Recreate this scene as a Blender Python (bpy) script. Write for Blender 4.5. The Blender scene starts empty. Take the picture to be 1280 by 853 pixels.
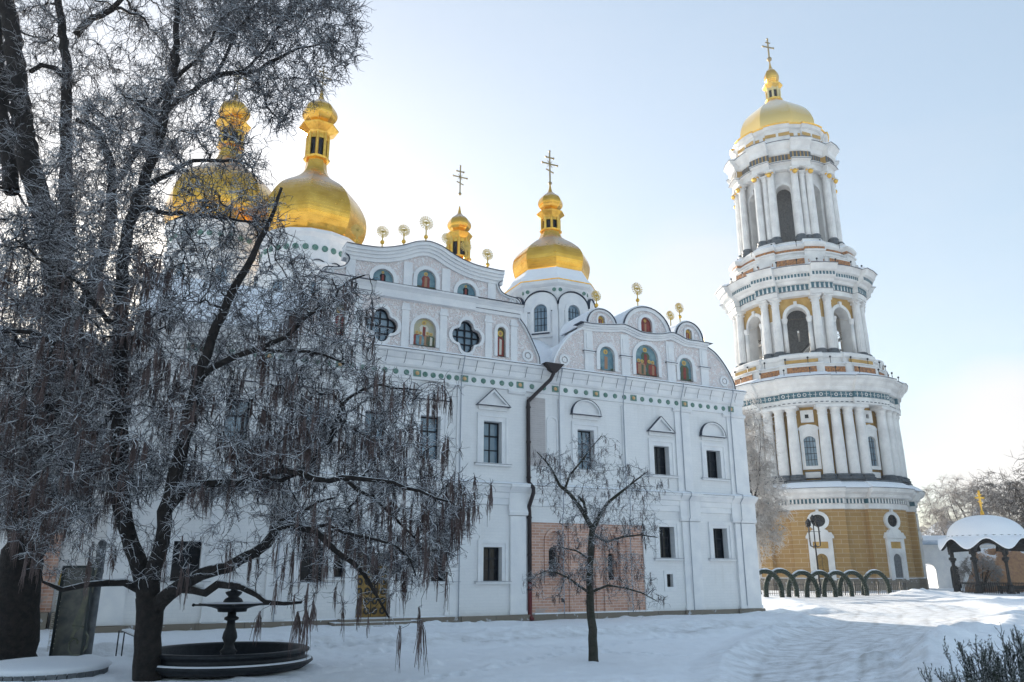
import bpy, math, random
import numpy as np
from mathutils import Vector, Matrix
from mathutils.geometry import delaunay_2d_cdt
random.seed(7); RNG = np.random.default_rng(7)
PI = math.pi
SC = bpy.context.scene
COL = SC.collection

# ------------------------------------------------------------------ materials
def newmat(name):
    m = bpy.data.materials.new(name); m.use_nodes = True
    nt = m.node_tree; nt.nodes.clear()
    out = nt.nodes.new('ShaderNodeOutputMaterial'); b = nt.nodes.new('ShaderNodeBsdfPrincipled')
    nt.links.new(b.outputs[0], out.inputs[0])
    return m, nt, b
def N(nt, t, **kw):
    n = nt.nodes.new(t)
    for k, v in kw.items():
        if k.startswith('i_'):
            n.inputs[int(k[2:]) if k[2:].isdigit() else k[2:].replace('_', ' ')].default_value = v
        else: setattr(n, k, v)
    return n
def c4(c): return (c[0], c[1], c[2], 1)
def mixc(nt, fac, a, b):
    n = nt.nodes.new('ShaderNodeMix'); n.data_type = 'RGBA'
    for k, v in ((0, fac), (6, a), (7, b)):
        if hasattr(v, 'is_output'): nt.links.new(v, n.inputs[k])
        else: n.inputs[k].default_value = v if k == 0 else c4(v)
    return n.outputs[2]
def ramp(nt, src, lo, hi):
    n = nt.nodes.new('ShaderNodeMapRange'); n.inputs[1].default_value = lo; n.inputs[2].default_value = hi
    nt.links.new(src, n.inputs[0]); return n.outputs[0]
def noise(nt, scale, detail=4, vec=None, rough=.55):
    n = N(nt, 'ShaderNodeTexNoise'); n.inputs['Scale'].default_value = scale; n.inputs['Detail'].default_value = detail
    n.inputs['Roughness'].default_value = rough
    if vec is None: vec = N(nt, 'ShaderNodeTexCoord').outputs['Object']
    nt.links.new(vec, n.inputs['Vector']); return n.outputs['Fac']
def mathn(nt, op, a, b=None):
    n = nt.nodes.new('ShaderNodeMath'); n.operation = op
    for k, v in ((0, a), (1, b)):
        if v is None: continue
        if hasattr(v, 'is_output'): nt.links.new(v, n.inputs[k])
        else: n.inputs[k].default_value = v
    return n.outputs[0]
def bump(nt, b, src, strength, dist=.05):
    n = nt.nodes.new('ShaderNodeBump'); n.inputs['Strength'].default_value = strength; n.inputs['Distance'].default_value = dist
    nt.links.new(src, n.inputs['Height']); nt.links.new(n.outputs[0], b.inputs['Normal'])
SNOWC = (.86, .88, .91)
def upmask(nt, lo, hi, nscale=6, amt=.35):
    g = N(nt, 'ShaderNodeNewGeometry'); s = N(nt, 'ShaderNodeSeparateXYZ'); nt.links.new(g.outputs['Normal'], s.inputs[0])
    nz = noise(nt, nscale, 3)
    v = mathn(nt, 'ADD', s.outputs[2], mathn(nt, 'MULTIPLY', mathn(nt, 'SUBTRACT', nz, .5), amt * 2))
    return ramp(nt, v, lo, hi)
def plain(name, col, rough=.7, metal=0, col2=None, scale=3, b_scale=None, b_str=.2, snow=None, spec=None, lohi=(.35, .65)):
    m, nt, b = newmat(name)
    b.inputs['Roughness'].default_value = rough; b.inputs['Metallic'].default_value = metal
    if spec is not None: b.inputs['Specular IOR Level'].default_value = spec
    src = None
    if col2 is not None: src = mixc(nt, ramp(nt, noise(nt, scale, 5), *lohi), col, col2)
    if snow:
        src = mixc(nt, upmask(nt, *snow), src if src is not None else col, SNOWC)
    if src is None: b.inputs['Base Color'].default_value = c4(col)
    else: nt.links.new(src, b.inputs['Base Color'])
    if b_scale: bump(nt, b, noise(nt, b_scale, 5), b_str)
    return m
MT = {}
def brickmat(name, c1, c2, mort, sx, rows, mortar=.03, offset=.5, cyl=False, patch=None, rough=.85, bs=.4, streaks=False):
    m, nt, b = newmat(name); b.inputs['Roughness'].default_value = rough
    tc = N(nt, 'ShaderNodeTexCoord'); s = N(nt, 'ShaderNodeSeparateXYZ'); nt.links.new(tc.outputs['Object'], s.inputs[0])
    cmb = N(nt, 'ShaderNodeCombineXYZ')
    if cyl:
        at = mathn(nt, 'MULTIPLY', mathn(nt, 'ARCTAN2', s.outputs[1], s.outputs[0]), 14.0)
        nt.links.new(at, cmb.inputs[0])
    else: nt.links.new(s.outputs[0], cmb.inputs[0])
    nt.links.new(s.outputs[2], cmb.inputs[1])
    t = N(nt, 'ShaderNodeTexBrick'); t.offset = offset
    t.inputs['Color1'].default_value = c4(c1); t.inputs['Color2'].default_value = c4(c2); t.inputs['Mortar'].default_value = c4(mort)
    t.inputs['Scale'].default_value = 1; t.inputs['Mortar Size'].default_value = mortar; t.inputs['Mortar Smooth'].default_value = .1
    t.inputs['Brick Width'].default_value = sx; t.inputs['Row Height'].default_value = rows
    nt.links.new(cmb.outputs[0], t.inputs['Vector'])
    src = t.outputs['Color']
    if patch: src = mixc(nt, ramp(nt, noise(nt, patch[1], 4), patch[2], patch[2] + .06), src, patch[0])
    src = mixc(nt, mathn(nt, 'MULTIPLY', noise(nt, 1.3, 6), .35), src, tuple(x * .75 for x in c1))
    src = mixc(nt, mathn(nt, 'MULTIPLY', ramp(nt, noise(nt, .45, 7, None, .7), .50, .72), .30), src, tuple(x * .70 + .02 for x in c1))
    if streaks:
        mp = N(nt, 'ShaderNodeMapping'); mp.inputs['Scale'].default_value = (2.6, 2.6, .28); nt.links.new(tc.outputs['Object'], mp.inputs[0])
        st = mathn(nt, 'MULTIPLY', ramp(nt, noise(nt, 1.2, 7, mp.outputs[0], .65), .54, .72), ramp(nt, noise(nt, .22, 3), .42, .62))
        src = mixc(nt, mathn(nt, 'MULTIPLY', st, .42), src, (.60, .59, .57))
    nt.links.new(src, b.inputs['Base Color'])
    bump(nt, b, t.outputs['Fac'], -bs, .03)
    return m
def setup_mats():
    P = plain
    MT['white'] = brickmat('white_plaster', (.80, .80, .80), (.77, .775, .78), (.72, .73, .745), .55, .16, .010, rough=.9, bs=.18, streaks=True)
    MT['trim'] = P('white_trim', (.80, .80, .80), .85, 0, (.70, .71, .73), 1.2, 14, .12)
    # stucco relief of the gables
    m, nt, b = newmat('relief_stucco'); b.inputs['Roughness'].default_value = .9
    tc = N(nt, 'ShaderNodeTexCoord')
    nz = N(nt, 'ShaderNodeTexNoise'); nz.inputs['Scale'].default_value = 2.2; nz.inputs['Detail'].default_value = 2
    nt.links.new(tc.outputs['Object'], nz.inputs['Vector'])
    wv = mixc(nt, .35, (0, 0, 0), (0, 0, 0))
    mp = N(nt, 'ShaderNodeVectorMath', operation='ADD'); nt.links.new(tc.outputs['Object'], mp.inputs[0]); nt.links.new(nz.outputs['Color'], mp.inputs[1])
    vo = N(nt, 'ShaderNodeTexVoronoi', feature='SMOOTH_F1'); vo.inputs['Scale'].default_value = 3.6; nt.links.new(mp.outputs[0], vo.inputs['Vector'])
    w = mathn(nt, 'SINE', mathn(nt, 'MULTIPLY', vo.outputs['Distance'], 26))
    msk = ramp(nt, w, -.3, .5)
    nt.links.new(mixc(nt, msk, (.73, .64, .62), (.80, .78, .78)), b.inputs['Base Color'])
    bump(nt, b, w, .55, .05); MT['relief'] = m
    MT['towerwhite'] = P('weathered_white_plaster', (.78, .77, .75), .9, 0, (.62, .61, .60), .55, 9, .15)
    MT['plinth'] = brickmat('stone_plinth', (.20, .17, .135), (.24, .21, .17), (.10, .09, .08), 2.1, .9, .02, patch=((.55, .57, .6), 3.1, .62))
    MT['brick'] = brickmat('old_brick', (.60, .37, .28), (.46, .24, .17), (.64, .55, .50), .5, .15, .016, patch=((.42, .38, .36), 1.1, .60))
    MT['greybrick'] = brickmat('grey_masonry', (.47, .44, .43), (.42, .39, .39), (.52, .50, .50), .4, .12, .01)
    MT['yellow'] = brickmat('ochre_rustication', (.43, .26, .095), (.36, .21, .075), (.56, .46, .33), 1.9, .62, .028, cyl=True, bs=.5)
    MT['ochre'] = P('ochre_plaster', (.54, .34, .11), .85, 0, (.42, .25, .07), 1.0, 12, .1)
    MT['ochre2'] = P('orange_lattice', (.50, .22, .07), .8, 0, (.16, .08, .05), 3.5, 12, .3)
    MT['snow'] = P('snow', SNOWC, .65, 0, (.80, .83, .88), .6, 3.5, .25)
    MT['snowroof'] = P('snow_on_roof', SNOWC, .7, 0, (.83, .85, .89), .5, 2.0, .2)
    m, nt, b = newmat('gold_leaf'); b.inputs['Metallic'].default_value = 1
    tc = N(nt, 'ShaderNodeTexCoord')
    src = mixc(nt, ramp(nt, noise(nt, 1.1, 5), .3, .7), (.92, .54, .11), (.70, .37, .06))
    sn = mathn(nt, 'MULTIPLY', upmask(nt, .45, .80, 1.3, .16), .72)
    src = mixc(nt, sn, src, (.50, .47, .48)); nt.links.new(src, b.inputs['Base Color']); nt.links.new(mathn(nt, 'SUBTRACT', 1.0, mathn(nt, 'MULTIPLY', sn, .9)), b.inputs['Metallic'])
    nt.links.new(mathn(nt, 'ADD', mathn(nt, 'MULTIPLY', sn, .35), ramp(nt, noise(nt, 2.5, 4), .1, 2.4)), b.inputs['Roughness'])
    b.inputs['Roughness'].default_value = .3
    s_ = N(nt, 'ShaderNodeSeparateXYZ'); nt.links.new(tc.outputs['Object'], s_.inputs[0]); cm = N(nt, 'ShaderNodeCombineXYZ'); nt.links.new(mathn(nt, 'ADD', s_.outputs[0], mathn(nt, 'MULTIPLY', s_.outputs[1], .45)), cm.inputs[0]); nt.links.new(s_.outputs[2], cm.inputs[1])
    ck = N(nt, 'ShaderNodeTexBrick'); ck.inputs['Scale'].default_value = 1; ck.inputs['Brick Width'].default_value = .62; ck.inputs['Row Height'].default_value = .42; ck.inputs['Mortar Size'].default_value = .018; nt.links.new(cm.outputs[0], ck.inputs['Vector'])
    bump(nt, b, mathn(nt, 'ADD', mathn(nt, 'MULTIPLY', ck.outputs['Fac'], -1.0), mathn(nt, 'MULTIPLY', noise(nt, 2.2, 3), 1.2)), .22, .03); MT['gold'] = m
    m, nt, b = newmat('frosted_gold'); sn = mathn(nt, 'MULTIPLY', upmask(nt, .25, .75, .8, .12), .85); nt.links.new(mixc(nt, sn, (.90, .62, .22), (.80, .78, .76)), b.inputs['Base Color']); nt.links.new(mathn(nt, 'SUBTRACT', 1.0, mathn(nt, 'MULTIPLY', sn, .95)), b.inputs['Metallic']); b.inputs['Roughness'].default_value = .42; MT['goldfrost'] = m
    MT['goldtrim'] = P('gold_trim', (.90, .56, .12), .35, 1, (.70, .40, .07), 4)
    MT['palegold'] = P('pale_gold', (.85, .66, .32), .38, 1)
    MT['cross'] = P('dull_gilding', (.33, .25, .13), .42, .8)
    MT['sungold'] = P('sun_disc_gilding', (.60, .40, .12), .35, 1)
    MT['cable'] = P('grey_cable', (.30, .33, .38), .6)
    MT['metalshade'] = P('dark_metal_and_shade_line', (.035, .045, .07), .5, .2)  # sheet metal; also paints crisp shade lines on the tower cornices
    MT['iron'] = P('black_iron', (.006, .008, .011), .5, 0, (.014, .017, .022), 8, 20, .2, spec=.3)
    MT['ironsnow'] = P('black_iron_with_snow', (.006, .008, .011), .5, 0, (.014, .017, .022), 8, 20, .2, snow=(.75, .95), spec=.3)
    MT['pipe'] = P('brown_drainpipe', (.018, .010, .012), .5)
    MT['pipered'] = P('red_drainpipe', (.13, .02, .02), .45, .2)
    MT['frame'] = P('window_frame_paint', (.007, .010, .017), .5, spec=.3)
    m, nt, b = newmat('window_glass'); b.inputs['Base Color'].default_value = (.03, .05, .075, 1); b.inputs['Roughness'].default_value = .08
    b.inputs['Specular IOR Level'].default_value = .9; nt.links.new(mixc(nt, ramp(nt, noise(nt, .9, 3), .3, .7), (.09, .16, .22), (.22, .30, .37)), b.inputs['Base Color'])
    bump(nt, b, noise(nt, 1.5, 2), .1, .02); MT['glass'] = m
    MT['darkglass'] = P('dark_glass', (.008, .010, .014), .12, 0, (.022, .026, .032), 1.5, spec=.3)
    MT['dark'] = P('dark_interior', (.02, .02, .022), .9)
    MT['teal'] = P('blue_glazed_tile', (.02, .085, .12), .4, 0, (.05, .15, .19), 2.5)
    MT['green'] = P('green_ceramic', (.05, .16, .13), .35, 0, (.17, .27, .22), 5)
    MT['flower'] = P('ceramic_flower', (.62, .42, .22), .5, 0, (.55, .30, .12), 8)
    MT['darkstone'] = P('dark_slate_base', (.045, .06, .075), .6, 0, (.08, .10, .12), 3)
    MT['door'] = P('gilded_door', (.30, .19, .055), .45, .5, (.18, .11, .035), 4)
    MT['doordark'] = P('door_relief', (.03, .028, .025), .5, .4)
    MT['bark'] = P('dark_bark', (.006, .005, .005), .95, 0, (.022, .017, .015), 7, 16, .9, snow=(.70, .95))
    MT['barksnow'] = P('bark_with_snow', (.008, .007, .008), .9, 0, (.02, .017, .017), 9, 18, .6, snow=(.50, .78))
    MT['barkgreen'] = P('mossy_bark', (.030, .032, .022), .95, 0, (.055, .05, .042), 6, 16, .8, snow=(.8, 1.05))
    MT['twig'] = P('frosted_twig', (.016, .014, .015), .8, 0, (.11, .105, .115), 2.5, snow=(.27, .58))
    MT['twigdark'] = P('bare_twig', (.022, .017, .016), .85, 0, (.07, .058, .055), .4, snow=(.65, 1.2))
    MT['pod'] = P('dry_seed_pod', (.045, .024, .019), .8, 0, (.15, .11, .105), 1.6, snow=(.25, .8))
    MT['frost'] = P('hoar_frost_twig', (.42, .40, .39), .8, 0, (.16, .14, .13), .5)
    MT['whitefrost'] = P('thick_hoar_frost', (.72, .70, .68), .8, 0, (.38, .35, .33), .35)
    MT['fir'] = P('fir_garland', (.006, .016, .010), .8, 0, (.014, .035, .022), 9, snow=(.62, .98))
    MT['yew'] = P('evergreen_needles', (.014, .022, .014), .7, 0, (.035, .045, .022), 9, snow=(.35, .8))
    MT['straw'] = P('tan_heap', (.36, .20, .10), .9, 0, (.24, .13, .08), 3, 6, .8, snow=(.75, .95))
    MT['roofblue'] = P('blue_painted_roof', (.28, .36, .45), .6, 0, (.60, .64, .70), .7)
    MT['greenpaint'] = P('green_paint', (.05, .12, .10), .6)
    MT['post'] = P('concrete_and_tower_shade', (.16, .17, .18), .8, 0, (.09, .10, .11), 4, snow=(.6, .9))  # concrete; also paints the shade in tower doorways and behind the arches
    MT['board'] = P('board_frame', (.015, .025, .028), .4, .3)
    MT['redpaint'] = P('muted_red', (.30, .06, .04), .6, 0, (.17, .04, .04), 5)
    MT['bluepaint'] = P('muted_blue', (.10, .20, .26), .6, 0, (.22, .34, .36), 3)
    MT['skin'] = P('painted_flesh', (.36, .20, .12), .6)
    MT['halo'] = P('painted_halo', (.62, .42, .10), .45, .3)
    MT['halo2'] = P('painted_gold_ground', (.50, .42, .20), .6, 0, (.40, .40, .33), 1.6)
    MT['paintgreen'] = P('painted_green', (.05, .12, .08), .6, 0, (.13, .10, .05), 4)
    MT['paintwhite'] = P('painted_cream', (.60, .56, .48), .6)
    MT['art'] = P('poster_art', (.03, .04, .045), .4, 0, (.14, .14, .12), 2.2)
    MT['artpale'] = P('poster_pale_art', (.15, .15, .10), .4, 0, (.07, .085, .07), 5)

# ------------------------------------------------------------------ mesh builder
class MB:
    def __init__(s): s.v = []; s.f = []; s.m = []; s.mi = 0; s.mats = []; s.sm = []; s.smooth = False
    def mat(s, name):
        if name not in s.mats: s.mats.append(name)
        s.mi = s.mats.index(name); return s
    def add(s, vs, fs, X=None):
        o = len(s.v)
        if X is not None: vs = [X @ Vector(p) for p in vs]
        s.v.extend(tuple(p) for p in vs)
        for f in fs: s.f.append(tuple(i + o for i in f)); s.m.append(s.mi); s.sm.append(s.smooth)
        return s
    def box(s, x0, x1, y0, y1, z0, z1, X=None):
        v = [(x0, y0, z0), (x1, y0, z0), (x1, y1, z0), (x0, y1, z0), (x0, y0, z1), (x1, y0, z1), (x1, y1, z1), (x0, y1, z1)]
        return s.add(v, [(0, 3, 2, 1), (4, 5, 6, 7), (0, 1, 5, 4), (1, 2, 6, 5), (2, 3, 7, 6), (3, 0, 4, 7)], X)
    def bar(s, a, b, w, h=None):
        a = Vector(a); b = Vector(b); d = (b - a); L = d.length; d.normalize(); h = h or w
        up = Vector((0, 0, 1)) if abs(d.z) < .95 else Vector((1, 0, 0))
        x = d.cross(up).normalized(); y = x.cross(d).normalized()
        X = Matrix((( x.x, d.x, y.x, a.x), (x.y, d.y, y.y, a.y), (x.z, d.z, y.z, a.z), (0, 0, 0, 1)))
        return s.box(-w / 2, w / 2, 0, L, -h / 2, h / 2, X)
    def tube(s, pts, rad, n=8, cap=True):
        pts = [Vector(p) for p in pts]; k = len(pts)
        if not hasattr(rad, '__len__'): rad = [rad] * k
        vs = []; pv = None
        for i, p in enumerate(pts):
            d = (pts[min(i + 1, k - 1)] - pts[max(i - 1, 0)]).normalized()
            if pv is None: pv = d.orthogonal().normalized()
            x = (pv - d * pv.dot(d)).normalized(); pv = x; y = d.cross(x)
            for j in range(n):
                a = 2 * PI * j / n; vs.append(p + (x * math.cos(a) + y * math.sin(a)) * rad[i])
        fs = [(i * n + j, i * n + (j + 1) % n, (i + 1) * n + (j + 1) % n, (i + 1) * n + j) for i in range(k - 1) for j in range(n)]
        if cap: fs += [tuple(range(n - 1, -1, -1)), tuple((k - 1) * n + j for j in range(n))]
        return s.add(vs, fs)
    def lathe(s, prof, n=16, cx=0, cy=0, rot=0, plan=None, cap=True):
        """prof: (r, z) from bottom to top; plan: list of (angle, extra radius factor fn)"""
        ang = [rot + 2 * PI * i / n for i in range(n)] if plan is None else [a for a, _ in plan]
        ext = [0] * n if plan is None else [e for _, e in plan]; n = len(ang)
        vs = []
        for r, z in prof:
            for a, e in zip(ang, ext):
                R = max(r + e, .001) if r > .01 else .001
                vs.append((cx + R * math.cos(a), cy + R * math.sin(a), z))
        fs = [(i * n + j, i * n + (j + 1) % n, (i + 1) * n + (j + 1) % n, (i + 1) * n + j) for i in range(len(prof) - 1) for j in range(n)]
        if cap: fs += [tuple(range(n - 1, -1, -1)), tuple((len(prof) - 1) * n + j for j in range(n))]
        return s.add(vs, fs)
    def plate(s, outer, holes, y0, y1, X=None, back=True):
        """vertical slab in the xz plane from y0 (front) to y1, with holes through it"""
        loops = [list(outer)] + [list(h) for h in holes]
        vs2 = []; es = []
        for L in loops:
            o = len(vs2); vs2 += [Vector((p[0], p[1])) for p in L]; es += [(o + i, o + (i + 1) % len(L)) for i in range(len(L))]
        rv, re, rf, *_ = delaunay_2d_cdt(vs2, es, [], 0, 1e-5)
        def inside(p, L):
            c = False; n = len(L); j = n - 1
            for i in range(n):
                if (L[i][1] > p[1]) != (L[j][1] > p[1]) and p[0] < (L[j][0] - L[i][0]) * (p[1] - L[i][1]) / (L[j][1] - L[i][1]) + L[i][0]: c = not c
                j = i
            return c
        tri = []
        for f in rf:
            c = sum((rv[i] for i in f), Vector((0, 0))) / len(f)
            if inside(c, loops[0]) and not any(inside(c, h) for h in loops[1:]):
                a, b_, c_ = [rv[i] for i in f[:3]]
                if (b_ - a).cross(c_ - a) < 0: f = tuple(reversed(f))
                tri.append(tuple(f))
        n = len(rv); fs = list(tri); vs = [(p[0], y0, p[1]) for p in rv]
        if back: vs += [(p[0], y1, p[1]) for p in rv]; fs += [tuple(i + n for i in reversed(f)) for f in tri]
        s.add(vs, fs, X)
        for k, L in enumerate(loops):
            m = len(L); area = sum(L[i][0] * L[(i + 1) % m][1] - L[(i + 1) % m][0] * L[i][1] for i in range(m))
            v = [(p[0], y0, p[1]) for p in L] + [(p[0], y1, p[1]) for p in L]
            fl = (area > 0) == (k == 0)
            q = [((i, m + i, m + (i + 1) % m, (i + 1) % m) if fl else (i, (i + 1) % m, m + (i + 1) % m, m + i)) for i in range(m)]
            s.add(v, q, X)
        return s
    def mold(s, x0, x1, prof):
        """prof: (y, z) closed loop, extruded along x"""
        m = len(prof); vs = [(x0, y, z) for y, z in prof] + [(x1, y, z) for y, z in prof]
        fs = [(i, (i + 1) % m, m + (i + 1) % m, m + i) for i in range(m)] + [tuple(range(m - 1, -1, -1)), tuple(m + i for i in range(m))]
        return s.add(vs, fs)
    def ball(s, c, r, nu=10, nv=6, sz=1):
        return s.lathe([(r * math.sin(PI * i / nv), c[2] - r * sz * math.cos(PI * i / nv)) for i in range(nv + 1)], nu, c[0], c[1], cap=False)
    def build(s, name, parent=None, mat=None, loc=None, label=None, rotz=None):
        me = bpy.data.meshes.new(name); me.from_pydata(s.v, [], s.f)
        for mn in (s.mats or [mat]): me.materials.append(MT[mn])
        if s.mats: me.polygons.foreach_set('material_index', s.m)
        if any(s.sm): me.polygons.foreach_set('use_smooth', s.sm)
        me.validate(); me.update()
        o = bpy.data.objects.new(name, me); COL.objects.link(o)
        if parent: o.parent = parent
        if loc: o.location = loc
        if rotz is not None: o.rotation_euler.z = rotz
        if label: o['label'] = label
        return o
def np_obj(name, V, F, mat, parent=None, smooth=False):
    """V (n,3), F (m,4) quads"""
    me = bpy.data.meshes.new(name); me.vertices.add(len(V)); me.vertices.foreach_set('co', np.asarray(V, np.float32).ravel())
    k = F.shape[1]; me.loops.add(F.size); me.loops.foreach_set('vertex_index', F.astype(np.int32).ravel())
    me.polygons.add(len(F)); me.polygons.foreach_set('loop_start', np.arange(0, F.size, k, dtype=np.int32))
    try: me.polygons.foreach_set('loop_total', np.full(len(F), k, np.int32))
    except Exception: pass
    me.update(calc_edges=True); me.validate()
    if smooth: me.polygons.foreach_set('use_smooth', np.ones(len(F), bool))
    me.materials.append(MT[mat])
    o = bpy.data.objects.new(name, me); COL.objects.link(o)
    if parent: o.parent = parent
    return o
def thing(name, label, cat, loc=(0, 0, 0), rotz=0, group=None):
    o = bpy.data.objects.new(name, None); COL.objects.link(o); o.location = loc; o.rotation_euler = (0, 0, rotz)
    o['label'] = label; o['category'] = cat
    if group: o['group'] = group
    return o
def copy_tree(o, parent=None):
    c = o.copy(); COL.objects.link(c)
    if parent is not None: c.parent = parent
    for ch in [x for x in bpy.data.objects if x.parent == o]: copy_tree(ch, c)
    return c
def rect(x0, x1, z0, z1): return [(x0, z0), (x1, z0), (x1, z1), (x0, z1)]
def archp(x0, x1, z0, z1, n=10):
    """rectangle with a round head whose top is z1"""
    r = (x1 - x0) / 2; cx = (x0 + x1) / 2; zs = z1 - r
    return [(x0, z0), (x1, z0)] + [(cx + r * math.cos(PI * i / n), zs + r * math.sin(PI * i / n)) for i in range(n + 1)]
def offset_arch(x0, x1, z0, z1, d, n=10): return archp(x0 - d, x1 + d, z0, z1 + d, n)
def spline(pts, k=4):
    out = []
    P = [pts[0]] + list(pts) + [pts[-1]]
    for i in range(1, len(P) - 2):
        for j in range(k):
            t = j / k; out.append(tuple(.5 * ((2 * P[i][a]) + (-P[i - 1][a] + P[i + 1][a]) * t + (2 * P[i - 1][a] - 5 * P[i][a] + 4 * P[i + 1][a] - P[i + 2][a]) * t * t + (-P[i - 1][a] + 3 * P[i][a] - 3 * P[i + 1][a] + P[i + 2][a]) * t ** 3) for a in range(len(pts[0]))))
    out.append(tuple(pts[-1])); return out
setup_mats()
# ------------------------------------------------------------------ cathedral
FA = math.radians(90 - 63.3)
cath = thing('cathedral', 'long white cathedral with two carved gables, gilded domes and rows of dark windows', 'cathedral', (0, 44.0, 0), FA)
SL, SR = -19.75, 17.36
def build_cathedral():
    up_w = [(-15.4, 1.15, 8.3, 10.67, 't'), (-11.5, 1.15, 8.3, 10.67, 'a'), (-8.5, 1.15, 8.3, 10.67, 't'), (-5.45, 1.15, 8.3, 10.67, 'a'), (-1.72, 1.12, 8.3, 10.67, 't'),
            (4.38, 1.15, 8.3, 10.67, 'a'), (9.88, 1.15, 8.27, 10.08, 't'), (14.02, 1.15, 8.27, 10.08, 'a')]
    lo_w = [(-17.0, 1.2, 2.15, 3.9), (-11.3, 1.15, 2.08, 3.75), (-9.65, .5, 2.3, 3.3), (-4.68, 1.1, 2.08, 3.72), (-1.72, 1.1, 2.07, 3.83), (9.88, 1.12, 3.33, 5.17), (14.02, 1.12, 3.33, 5.17)]
    holes_lo = [rect(a, a + w, z0, z1) for a, w, z0, z1 in lo_w] + [rect(10.27, 10.72, 1.69, 2.42), rect(-8.5, -6.85, .42, 3.45), rect(1.19, 8.72, .42, 5.2)]
    holes_up = [rect(a, a + w, z0, z1) for a, w, z0, z1, _ in up_w]
    b = MB().mat('white')
    b.plate(rect(SL, SR, 0.0, 6.1), holes_lo, 0, .6, back=False)
    b.plate(rect(SL, SR, 7.2, 13.3), holes_up, .12, .7, back=False)
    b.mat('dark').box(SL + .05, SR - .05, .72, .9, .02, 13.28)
    b.mat('white').box(SL, SR, .905, 20, .01, 14.1)
    b.box(SL, SL + .3, .12, 1.2, 0, 13.3).box(SR - .3, SR, .6, 1.2, 0, 13.3)
    b.box(-30, SL, 5, 18, .02, 13.2)
    b.box(SL - 5.2, SL - .004, 3.0, 5.2, .02, 9.0)
    b.mat('snowroof').box(SL - 5.4, SL - .01, 2.8, 5.2, 9.0, 9.2).box(-30.2, SL - .02, 4.8, 18, 13.2, 13.5)
    wall = b.build('wall', cath)
    # plinth
    b = MB().mat('plinth')
    for x0, x1, y in ((SL - .12, -18.6, -.30), (-18.598, -15.6, -.14), (-15.598, -8.95, -.18), (-6.4, -3.0, -.18), (-2.998, .98, -.26), (1.0, 9.2, -.15), (9.202, 11.4, -.13), (11.402, 13.1, -.24), (13.102, 15.5, -.13), (15.502, SR + .22, -.26)):
        b.box(x0, x1, y, .6, -.3, .36)
    b.mat('snow')
    for x0, x1, y in ((-15.5, -9, -.17), (-6.3, -3.1, -.17), (1.3, 9.1, -.14)): b.box(x0, x1, y, 0.0, .362, .42)
    b.mat('plinth').box(SR, SR + .22, .6, 18, -.3, .36).box(-30.3, SL - .2, 4.7, 5, -.3, .75)
    for x, y in ((-21.2, 2.5), (-21.9, 2.5), (-22.6, 2.5)): b.box(x - .28, x + .28, y - .3, y + .45, -.2, .84)
    b.build('plinth', cath)
    # entablatures
    b = MB().mat('trim')
    b.mold(SL - .05, SR + .05, [(.0, 6.05), (-.10, 6.1), (-.10, 6.4), (-.16, 6.45), (-.16, 6.72), (-.26, 6.78), (-.36, 7.0), (-.44, 7.05), (-.44, 7.18), (-.2, 7.22), (.3, 7.24), (.3, 6.05)])
    for x0, x1 in ((SL - .1, -18.5), (-15.6, -14.6), (-12.9, -11.9), (-3.9, -3.05), (-.2, .85), (11.5, 12.95), (15.6, SR + .1)):
        b.mold(x0 - .05, x1 + .05, [(-.0, 5.5), (-.20, 5.55), (-.24, 5.68), (-.20, 5.8), (-.20, 6.1), (-.20, 6.74), (-.46, 7.0), (-.54, 7.06), (-.54, 7.17), (.2, 7.17), (.2, 5.5)])
        b.mold(x0 - .02, x1 + .02, [(.11, 12.35), (.0, 12.4), (-.06, 12.5), (.0, 12.6), (.11, 12.65)])
    b.mold(SL, SR, [(.12, 12.56), (.02, 12.6), (.02, 12.68), (.07, 12.7), (.07, 13.2), (-.04, 13.26), (-.10, 13.36), (-.10, 13.62), (-.18, 13.68), (-.30, 13.92), (-.42, 13.98), (-.42, 14.10), (.8, 14.12), (.8, 12.56)])
    b.mat('snow')
    b.mold(SL - .03, SR + .03, [(-.45, 7.185), (-.43, 7.24), (.11, 7.36), (.11, 7.245)])
    b.mold(SL - .05, SR + .05, [(-.43, 14.125), (-.42, 14.19), (-.1, 14.30), (1.2, 14.5), (1.2, 14.125)])
    b.mat('metalshade'); b.box(SL - .08, SR + .08, -.47, .1, 7.172, 7.186); b.box(SL - .08, SR + .08, -.46, .1, 14.108, 14.126)
    b.build('cornice', cath)
    # little hooks below the cornice
    x = SL + .6
    while x < SR - .2:
        MB().mat('metalshade').tube([(x, -.40, 13.95), (x, -.16, 13.5), (x - .04, -.2, 13.40), (x - .1, -.28, 13.34)], .014, 5).build('gutter_hook', cath); x += 1.05
    for x in (-12.4, -3.17, 3.1, 7.65, 12.07, 16.2):
        MB().mat('cable').tube([(x, -.20, .36), (x, -.20, 5.6), (x, -.32, 5.75), (x, -.32, 6.8), (x, -.57, 7.06), (x, -.57, 7.25), (x, -.03, 7.4), (x, -.03, 12.3), (x, -.12, 13.2), (x, -.45, 13.95), (x, -.48, 14.15)], .028, 5).build('lightning_cable', cath)
    # pilasters
    def pil(x0, x1, z0, z1, y0, y1):
        MB().mat('trim').box(x0, x1, y0, y1, z0, z1).box(x0 - .05, x1 + .05, y0 - .05, y1, z0, z0 + .18).build('pilaster', cath)
    for x0, x1 in ((SL + .004, -18.7), (-15.55, -14.65), (-12.85, -11.95), (-3.85, -3.1), (-.15, .8), (11.6, 12.9), (15.75, SR + .05)):
        pil(x0, x1, .38, 5.5, -.12 - (.05 if x0 > 15 else 0), .05)
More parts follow.
